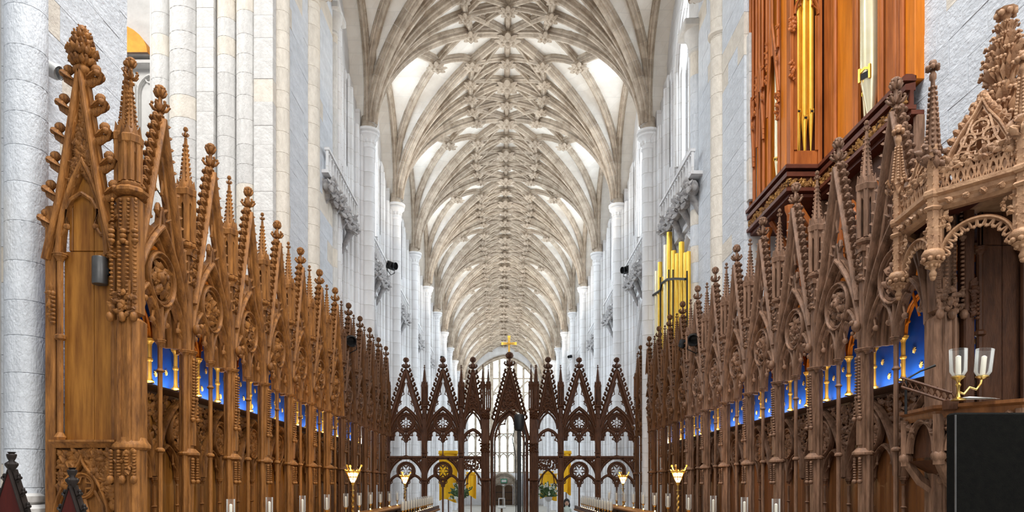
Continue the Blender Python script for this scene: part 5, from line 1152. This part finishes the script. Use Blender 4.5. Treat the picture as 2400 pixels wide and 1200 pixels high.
# ------------------------------------------------------------------ choir desks, candles, lamps
CG = MB().lathe([(.030,0),(.048,.03),(.048,.26),(.045,.26),(.045,.03),(.028,.01)],10).mesh('glass_shade'); CW = MB().lathe([(.018,0),(.018,.20),(.003,.21)],8).mesh('candle'); CH = MB().lathe([(.05,-.14),(.05,-.13),(.012,-.11),(.012,-.02),(.035,0),(.04,.012)],8).mesh('holder'); CB = MB().ball((0,0,0),.015,6,4).mesh('bulb')
def candle(x, y, z, label, group, glow):
    c = thing('candle_lamp', label, 'candle', (x,y,z), group=group); obj('holder', CH, 'brass', c); obj('candle', CW, 'wax', c, (0,0,.01)); obj('glass_shade', CG, 'glass', c, (0,0,.012))
    if glow: obj('reading_bulb', CB, 'bulb', c, (0,-.04,-.10))
ORD += ['thirteenth','fourteenth']
for s, side in ((-1,'left'),(1,'right')):
    d = thing('choir_desk', 'long dark oak choir desk carrying candles before the %s stalls, rear row' % side, 'desk', (s*3.02,16,0)); x0 = 0
    obj('desk_front', MB().cbox(-.05,-7.6,0,.05,7.6,E-.62,.01), 'oak_dark', d); obj('desk_top', MB().cbox(-.20,-7.65,E-.62,.20,7.65,E-.56,.015), 'oak', d)
    for k in range(14): obj('panel_rib', MB().cbox(s*-.08-.02,-7.5+k*1.14,.1,s*-.08+.02,-7.4+k*1.14,E-.66,.01), 'oak_dark', d)
    d = thing('choir_desk', 'low dark oak choir desk with clustered candles, front row on the %s' % side, 'desk', (s*2.35,19.2,0))
    obj('desk_front', MB().cbox(-.05,-3.6,0,.05,3.6,E-.80,.01), 'oak_dark', d); obj('desk_top', MB().cbox(-.18,-3.65,E-.80,.18,3.65,E-.74,.015), 'oak', d); obj('book_rail', MB().cbox(s*-.14-.02,-3.6,E-.74,s*-.14+.02,3.6,E-.64,.008), 'oak_dark', d)
    ys = [7.72+1.42*k for k in range(2,11)] if s < 0 else [8.2+1.36*k for k in range(11)]
    ys = [7.7,8.95,10.4,11.8,13.2,14.4,15.6,16.8,18.1,19.4,20.8] if s < 0 else [7.9,8.95,10.3,11.7,13.2,14.4,15.6,16.8,18.1,19.4,20.8]
    for k, y in enumerate(ys):
        candle(s*3.02, y, E-.42, 'white candle in a glass shade on the rear %s desk, %s from the camera' % (side, ORD[k]), 'candles on the rear %s desk' % side, k > 4)
    for k in range(14):
        candle(s*2.35, 15.9+.48*k, E-.58, 'white candle on the front %s desk before the screen, %s from the camera' % (side, ORD[k]), 'close row of candles on the front %s desk' % side, True)
    for y, x, o_ in ((13.25,s*2.9 if s < 0 else 3.22,0),(20.0,s*2.9 if s < 0 else 3.3,1)):
        l = thing('desk_lamp', 'glowing gilded crown lamp on a twisted pole, %s %s side' % ('nearer, on the' if o_ == 0 else 'farther, on the', side), 'lamp', (x,y,0))
        pl = MB().lathe([(.09,0),(.09,.05),(.03,.1),(.016,E-.6),(.014,E+.02)],8); 
        for k in range(40): a = k*.7; pl.ball((.012*math.cos(a),.012*math.sin(a),E-.62+k*.012),.022,5,3)
        pl.lathe([(.05,0),(.05,.02)],8,(0,0,E-.1)); obj('pole', pl, 'brass', l)
        cu = MB().lathe([(.02,.0),(.03,.03),(.04,.06),(.02,.07)],10,(0,0,E)); cu.sweep([V((.125*math.cos(q),.125*math.sin(q),E+.26)) for q in [2*PI*i/16 for i in range(16)]], rect(.02,.03), (0,0,1), closed=True); cu.sweep([V((.085*math.cos(q),.085*math.sin(q),E+.16)) for q in [2*PI*i/16 for i in range(16)]], rect(.012,.02), (0,0,1), closed=True)
        for k in range(10):
            a = 2*PI*k/10; cu.ball((.125*math.cos(a),.125*math.sin(a),E+.27),.02,5,3); cu.tube([(.055*math.cos(a),.055*math.sin(a),E+.10),(.12*math.cos(a),.12*math.sin(a),E+.26),(.15*math.cos(a),.15*math.sin(a),E+.30)],.008,4)
        for k in (0,1,2): a = k*2.1; cu.tube([(.1*math.cos(a),.1*math.sin(a),E+.24),(.16*math.cos(a),.16*math.sin(a),E+.36)],.012,5); cu.ball((.165*math.cos(a),.165*math.sin(a),E+.37),.024,5,3)
        obj('crown_shade', cu, 'gilt', l); obj('bulb', MB().lathe([(.03,.06),(.06,.12),(.09,.22),(.08,.235),(.0,.235)],10,(0,0,E)), 'flame', l)
        pd_ = bpy.data.lights.new('lamp_glow','POINT'); pd_.energy = 14; pd_.color = (1,.66,.32); pd_.shadow_soft_size = .06; po_ = bpy.data.objects.new('lamp_glow',pd_); po_.location = (x,y,E+.42); COL.objects.link(po_)
# black loudspeaker post in front of the screen doorway
sp = thing('speaker_post','tall thin black post with a round speaker head before the screen doorway','loudspeaker',(.21,12.0,0)); obj('post', MB().cbox(-.035,-.035,.05,.035,.035,E+.95,.01), 'black', sp); obj('head', MB().lathe([(.05,0),(.08,.02),(.088,.06),(.088,.25),(.075,.28),(.04,.29)],14,(0,0,E+.93)), 'black', sp); obj('base', MB().lathe([(.3,0),(.3,.03),(.05,.06)],16), 'black', sp)
for s in (-1,1): obj('cable', MB().tube([(s*.06,-.03,E+1.0),(s*.12,-.03,E+.8),(s*.06,-.03,E+.5),(s*.05,-.04,.2)],.008,5), 'black', sp)
# small fittings
f1 = thing('spotlight','round silver spotlight on the stone wall beside the left gable finial','spotlight',(-5.31,8.05,E+4.70)); b = MB(); b.lathe([(.02,-.16),(.07,-.14),(.08,-.1),(.085,.08),(.075,.1),(.07,.09),(.06,.06)],14); b.tf(Matrix.Rotation(R(115),4,'Y')); obj('lamp_body', b, 'white_metal', f1, (.16,-.1,.0)); 
f = MB(); 
for k in range(4): f.sweep(circle(0,0,.02+.015*k,12,0), rect(.004,.01), FN, closed=True)
f.tf(Matrix.Rotation(R(90),4,'Z')@Matrix.Rotation(R(0),4,'X')); obj('louvre', f, 'grey_metal', f1, (.26,-.1,-.05)); obj('bracket', MB().tube([(0,0,.06),(.10,-.05,.07),(.14,-.1,.04)],.014,6), 'grey_metal', f1)
f2 = thing('wall_speaker','small grey cylinder loudspeaker hung on the boards of the tall stall end','loudspeaker',(-4.21,7.28,E+2.08)); obj('cylinder', MB().lathe([(.07,0),(.075,.01),(.075,.27),(.07,.28)],16), 'grey_metal', f2); obj('bracket', MB().box(-.01,.0,.1,.09,.12,.17), 'black', f2)
def floodlight(name, lab, x, y, z, rz, s=1):
    o = thing(name, lab, 'spotlight', (x,y,z), rz); obj('head', MB().cbox(-.16,-.12,-.13,.16,.12,.13,.03).tf(Matrix.Rotation(R(25),4,'X')), 'black', o, sc=s); obj('lens_hood', MB().lathe([(.10,0),(.13,.1),(.12,.1),(.09,.0)],12,(0,0,0)).tf(Matrix.Rotation(R(100),4,'X')), 'black', o, (0,-.12,-.04), sc=s); obj('bracket', MB().tube([(-.18,0,0),(-.2,.0,-.2),(0,0,-.32),(.2,0,-.2),(.18,0,0)],.014,5), 'black', o, sc=s); return o
floodlight('floodlight','black floodlight clamped among the pinnacles of the left stalls, larger front one',-3.95,17.6,E+3.62,R(30),1.0)
floodlight('floodlight','black floodlight tucked behind the larger one on the left stall pinnacles',-4.2,18.3,E+3.75,R(-20),.9)
floodlight('floodlight','black floodlight clamped among the pinnacles of the right stalls',4.35,16.2,E+3.36,R(-30),1.0)
floodlight('floodlight','small grey floodlight at the farther side of the right stall pinnacles',4.4,17.4,E+3.50,R(20),.8)
floodlight('floodlight','small dark spotlight high on a left nave shaft',-4.15,45.0,E+8.2,R(40),.6)
floodlight('floodlight','small dark spotlight high on a right nave shaft',4.05,45.0,E+8.25,R(-40),.7)
floodlight('floodlight','black lamp clamped to the end of the left triforium balustrade',-4.35,26.4,E+8.25,R(60),1.1)
floodlight('floodlight','dark lamp under the end of the right triforium balustrade',4.5,26.4,E+8.1,R(-60),1.0)
floodlight('floodlight','small black floodlight half hidden behind the first left stall gable',-4.32,8.75,E+2.95,R(60),.7)
floodlight('floodlight','small black floodlight half hidden behind the third left stall gable',-4.32,11.3,E+2.95,R(60),.6)
cb_ = thing('cable','thin black cable sagging behind the first left stall gables','cable',(-4.9,9.6,E+4.3)); obj('wire', MB().tube([(-.25,-.2,.55),(-.1,.3,.0),(.0,1.2,-.55),(.05,2.4,-.95),(.1,4.2,-1.2)],.009,5), 'black', cb_)
# ------------------------------------------------------------------ nave furnishings seen through the screen
def banner(name, lab, px0, px1, ptop, pbot, y, band):
    x0, x1 = (px0-1188)*y/1650, (px1-1188)*y/1650; zt, zb_ = E+(1138-ptop)*y/1650, E+(1138-pbot)*y/1650; xc = (x0+x1)/2; h = (x1-x0)/2
    o = thing(name, lab, 'banner', (xc,y,0)); c = MB(); n = 14
    for i in range(n+1):
        u = i/n; c.v += [(-h+2*h*u,.05*math.sin(u*9),zt),(-h+2*h*u,.09*math.sin(u*9+1),zb_+.08*math.sin(u*5))]
    c.f = [(2*i,2*i+1,2*i+3,2*i+2) for i in range(n)]; c.add([(a,b+.012,d) for a,b,d in c.v],[tuple(reversed(f)) for f in c.f]); obj('cloth', c, 'yellow', o)
    obj('stand', MB().lathe([(.18,0),(.18,.04),(.025,.08),(.025,zt+.05)],10,(0,.12,0)), 'oak_dark', o); obj('crossbar', MB().tube([(-h-.04,.04,zt+.02),(h+.04,.04,zt+.02)],.025,6), 'gilt', o)
    if band: obj('gilded_band', MB().cbox(-h-.02,-.06,zt+.0,h+.02,.16,zt+.14,.02), 'yellow', o)
    else:
        m = MB(); 
        for a in (-1.1,0,1.1): m.leaf((0,0,zt+.02),(math.sin(a),0,math.cos(a)),FN,.26,.07,.2); m.leaf((0,.02,zt+.02),(math.sin(a),0,math.cos(a)),(0,1,0),.26,.07,.2)
        obj('finial', m, 'yellow', o)
banner('banner','wide yellow hanging behind the middle left bay of the screen',1029,1072,1064,1174,30,True)
banner('banner','tall yellow banner with leaf-shaped top just left of the screen doorway',1092,1116,1114,1165,31,False)
banner('banner','broad yellow banner just right of the screen doorway',1266,1305,1112,1170,30,False)
banner('banner','short yellow hanging behind the middle right bay of the screen',1317,1338,1064,1157,31,True)
def flowers(lab, x, y, zt, seed, lily):
    rnd = random.Random(seed); o = thing('flower_arrangement', lab, 'flowers', (x,y,0)); obj('pedestal', MB().lathe([(.2,0),(.2,.06),(.06,.1),(.05,zt-.65),(.12,zt-.6),(.16,zt-.48),(.14,zt-.46)],10), 'white_metal', o); g = MB(); w_ = MB()
    for k in range(46):
        a = rnd.uniform(0,2*PI); el = rnd.uniform(.1,1.4); L = rnd.uniform(.3,.62); d = V((math.cos(a)*math.cos(el),math.sin(a)*math.cos(el)*.7,math.sin(el))); b = V((0,0,zt-.5)); g.tube([b,b+d*L*.6+V((0,0,.04)),b+d*L],.006,4)
        for j in range(6): q = b+d*L*(.4+.12*j); g.leaf(q, d+V((rnd.uniform(-1,1),rnd.uniform(-1,1),rnd.uniform(-.5,1))), (0,-1,.3), .12, .035, .3)
        if rnd.random() < (.6 if lily else .3):
            for j in range(5): w_.leaf(b+d*(L+.02), V((rnd.uniform(-1,1),rnd.uniform(-1,.2),rnd.uniform(-1,1))), (0,-1,0), .09, .035, .4)
    obj('foliage', g, 'leaf', o, kind='stuff'); obj('blossoms', w_, 'petal', o, kind='stuff')
flowers('loose green foliage arrangement beyond the left half of the screen',-1.85,27.5,E-.05,3,False)
flowers('white and green flower arrangement right of the screen doorway',1.62,27.5,E+.02,4,True)
# person beyond the screen
pe = thing('person','dark-haired person in a pale green top standing beyond the screen','person',(2.32,27.3,0)); 
pv = [(0,0,.88),(0,0,1.05),(0,0,1.22),(0,0,1.33),(0,-.01,1.40),(0,-.02,1.50),(-.15,0,1.29),(-.20,0,1.05),(-.17,-.14,.88),(.15,0,1.29),(.20,0,1.05),(.17,-.14,.88),(-.09,0,.84),(-.10,-.02,.46),(-.10,0,.07),(-.10,-.14,.03),(.09,0,.84),(.10,-.02,.46),(.10,0,.07),(.10,-.14,.03)]
pe_e = [(0,1),(1,2),(2,3),(3,4),(4,5),(3,6),(6,7),(7,8),(3,9),(9,10),(10,11),(0,12),(12,13),(13,14),(14,15),(0,16),(16,17),(17,18),(18,19)]
pr_ = [.13,.12,.14,.09,.05,.075,.055,.045,.032,.055,.045,.032,.08,.06,.045,.035,.08,.06,.045,.035]
me = bpy.data.meshes.new('body'); me.from_pydata(pv, pe_e, []); bo = bpy.data.objects.new('body', me); COL.objects.link(bo); bo.parent = pe
sk = bo.modifiers.new('skin','SKIN'); bo.modifiers.new('sub','SUBSURF').levels = 1
me.skin_vertices.new() if not me.skin_vertices else None
for v_, r_ in zip(me.skin_vertices[0].data, pr_): v_.radius = (r_,r_*.8)
me.skin_vertices[0].data[0].use_root = True; me.materials.append(M['shirt'])
hd = MB().ball((0,-.02,1.53),.095,12,8,1.25); hd.ball((0,-.115,1.52),.018,6,4,1.3); obj('head', hd, 'skin', pe)
fe = MB(); [fe.ball((s*.035,-.105,1.545),.012,6,4) for s in (-1,1)]; fe.ball((0,-.105,1.475),.02,6,3,.4); obj('face_features', fe, 'hair', pe)
obj('hair', MB().ball((0,.02,1.56),.125,12,8,1.15).ball((-.09,.02,1.45),.055,8,6,1.8).ball((.09,.02,1.45),.055,8,6,1.8), 'hair', pe)
obj('skirt', MB().lathe([(.15,.95),(.17,.8),(.22,.3),(.20,.3)],14), 'trouser', pe)
for s in (-1,1): obj('hand', MB().ball((s*.17,-.16,.86),.04,7,5,1.1), 'skin', pe)
lt = thing('lectern','small pale lectern on the nave floor seen through the screen doorway','lectern',(-.25,34,0)); obj('post', MB().cbox(-.05,-.05,0,.05,.05,E-1.1,.01), 'door', lt); obj('desk', MB().cbox(-.2,-.15,E-1.1,.2,.15,E-1.0,.02), 'white_metal', lt); obj('frame', MB().box(-.16,-.02,E-1.0,-.12,.02,E-.62).box(.12,-.02,E-1.0,.16,.02,E-.62).box(-.16,-.02,E-.64,.16,.02,E-.60), 'white_metal', lt)
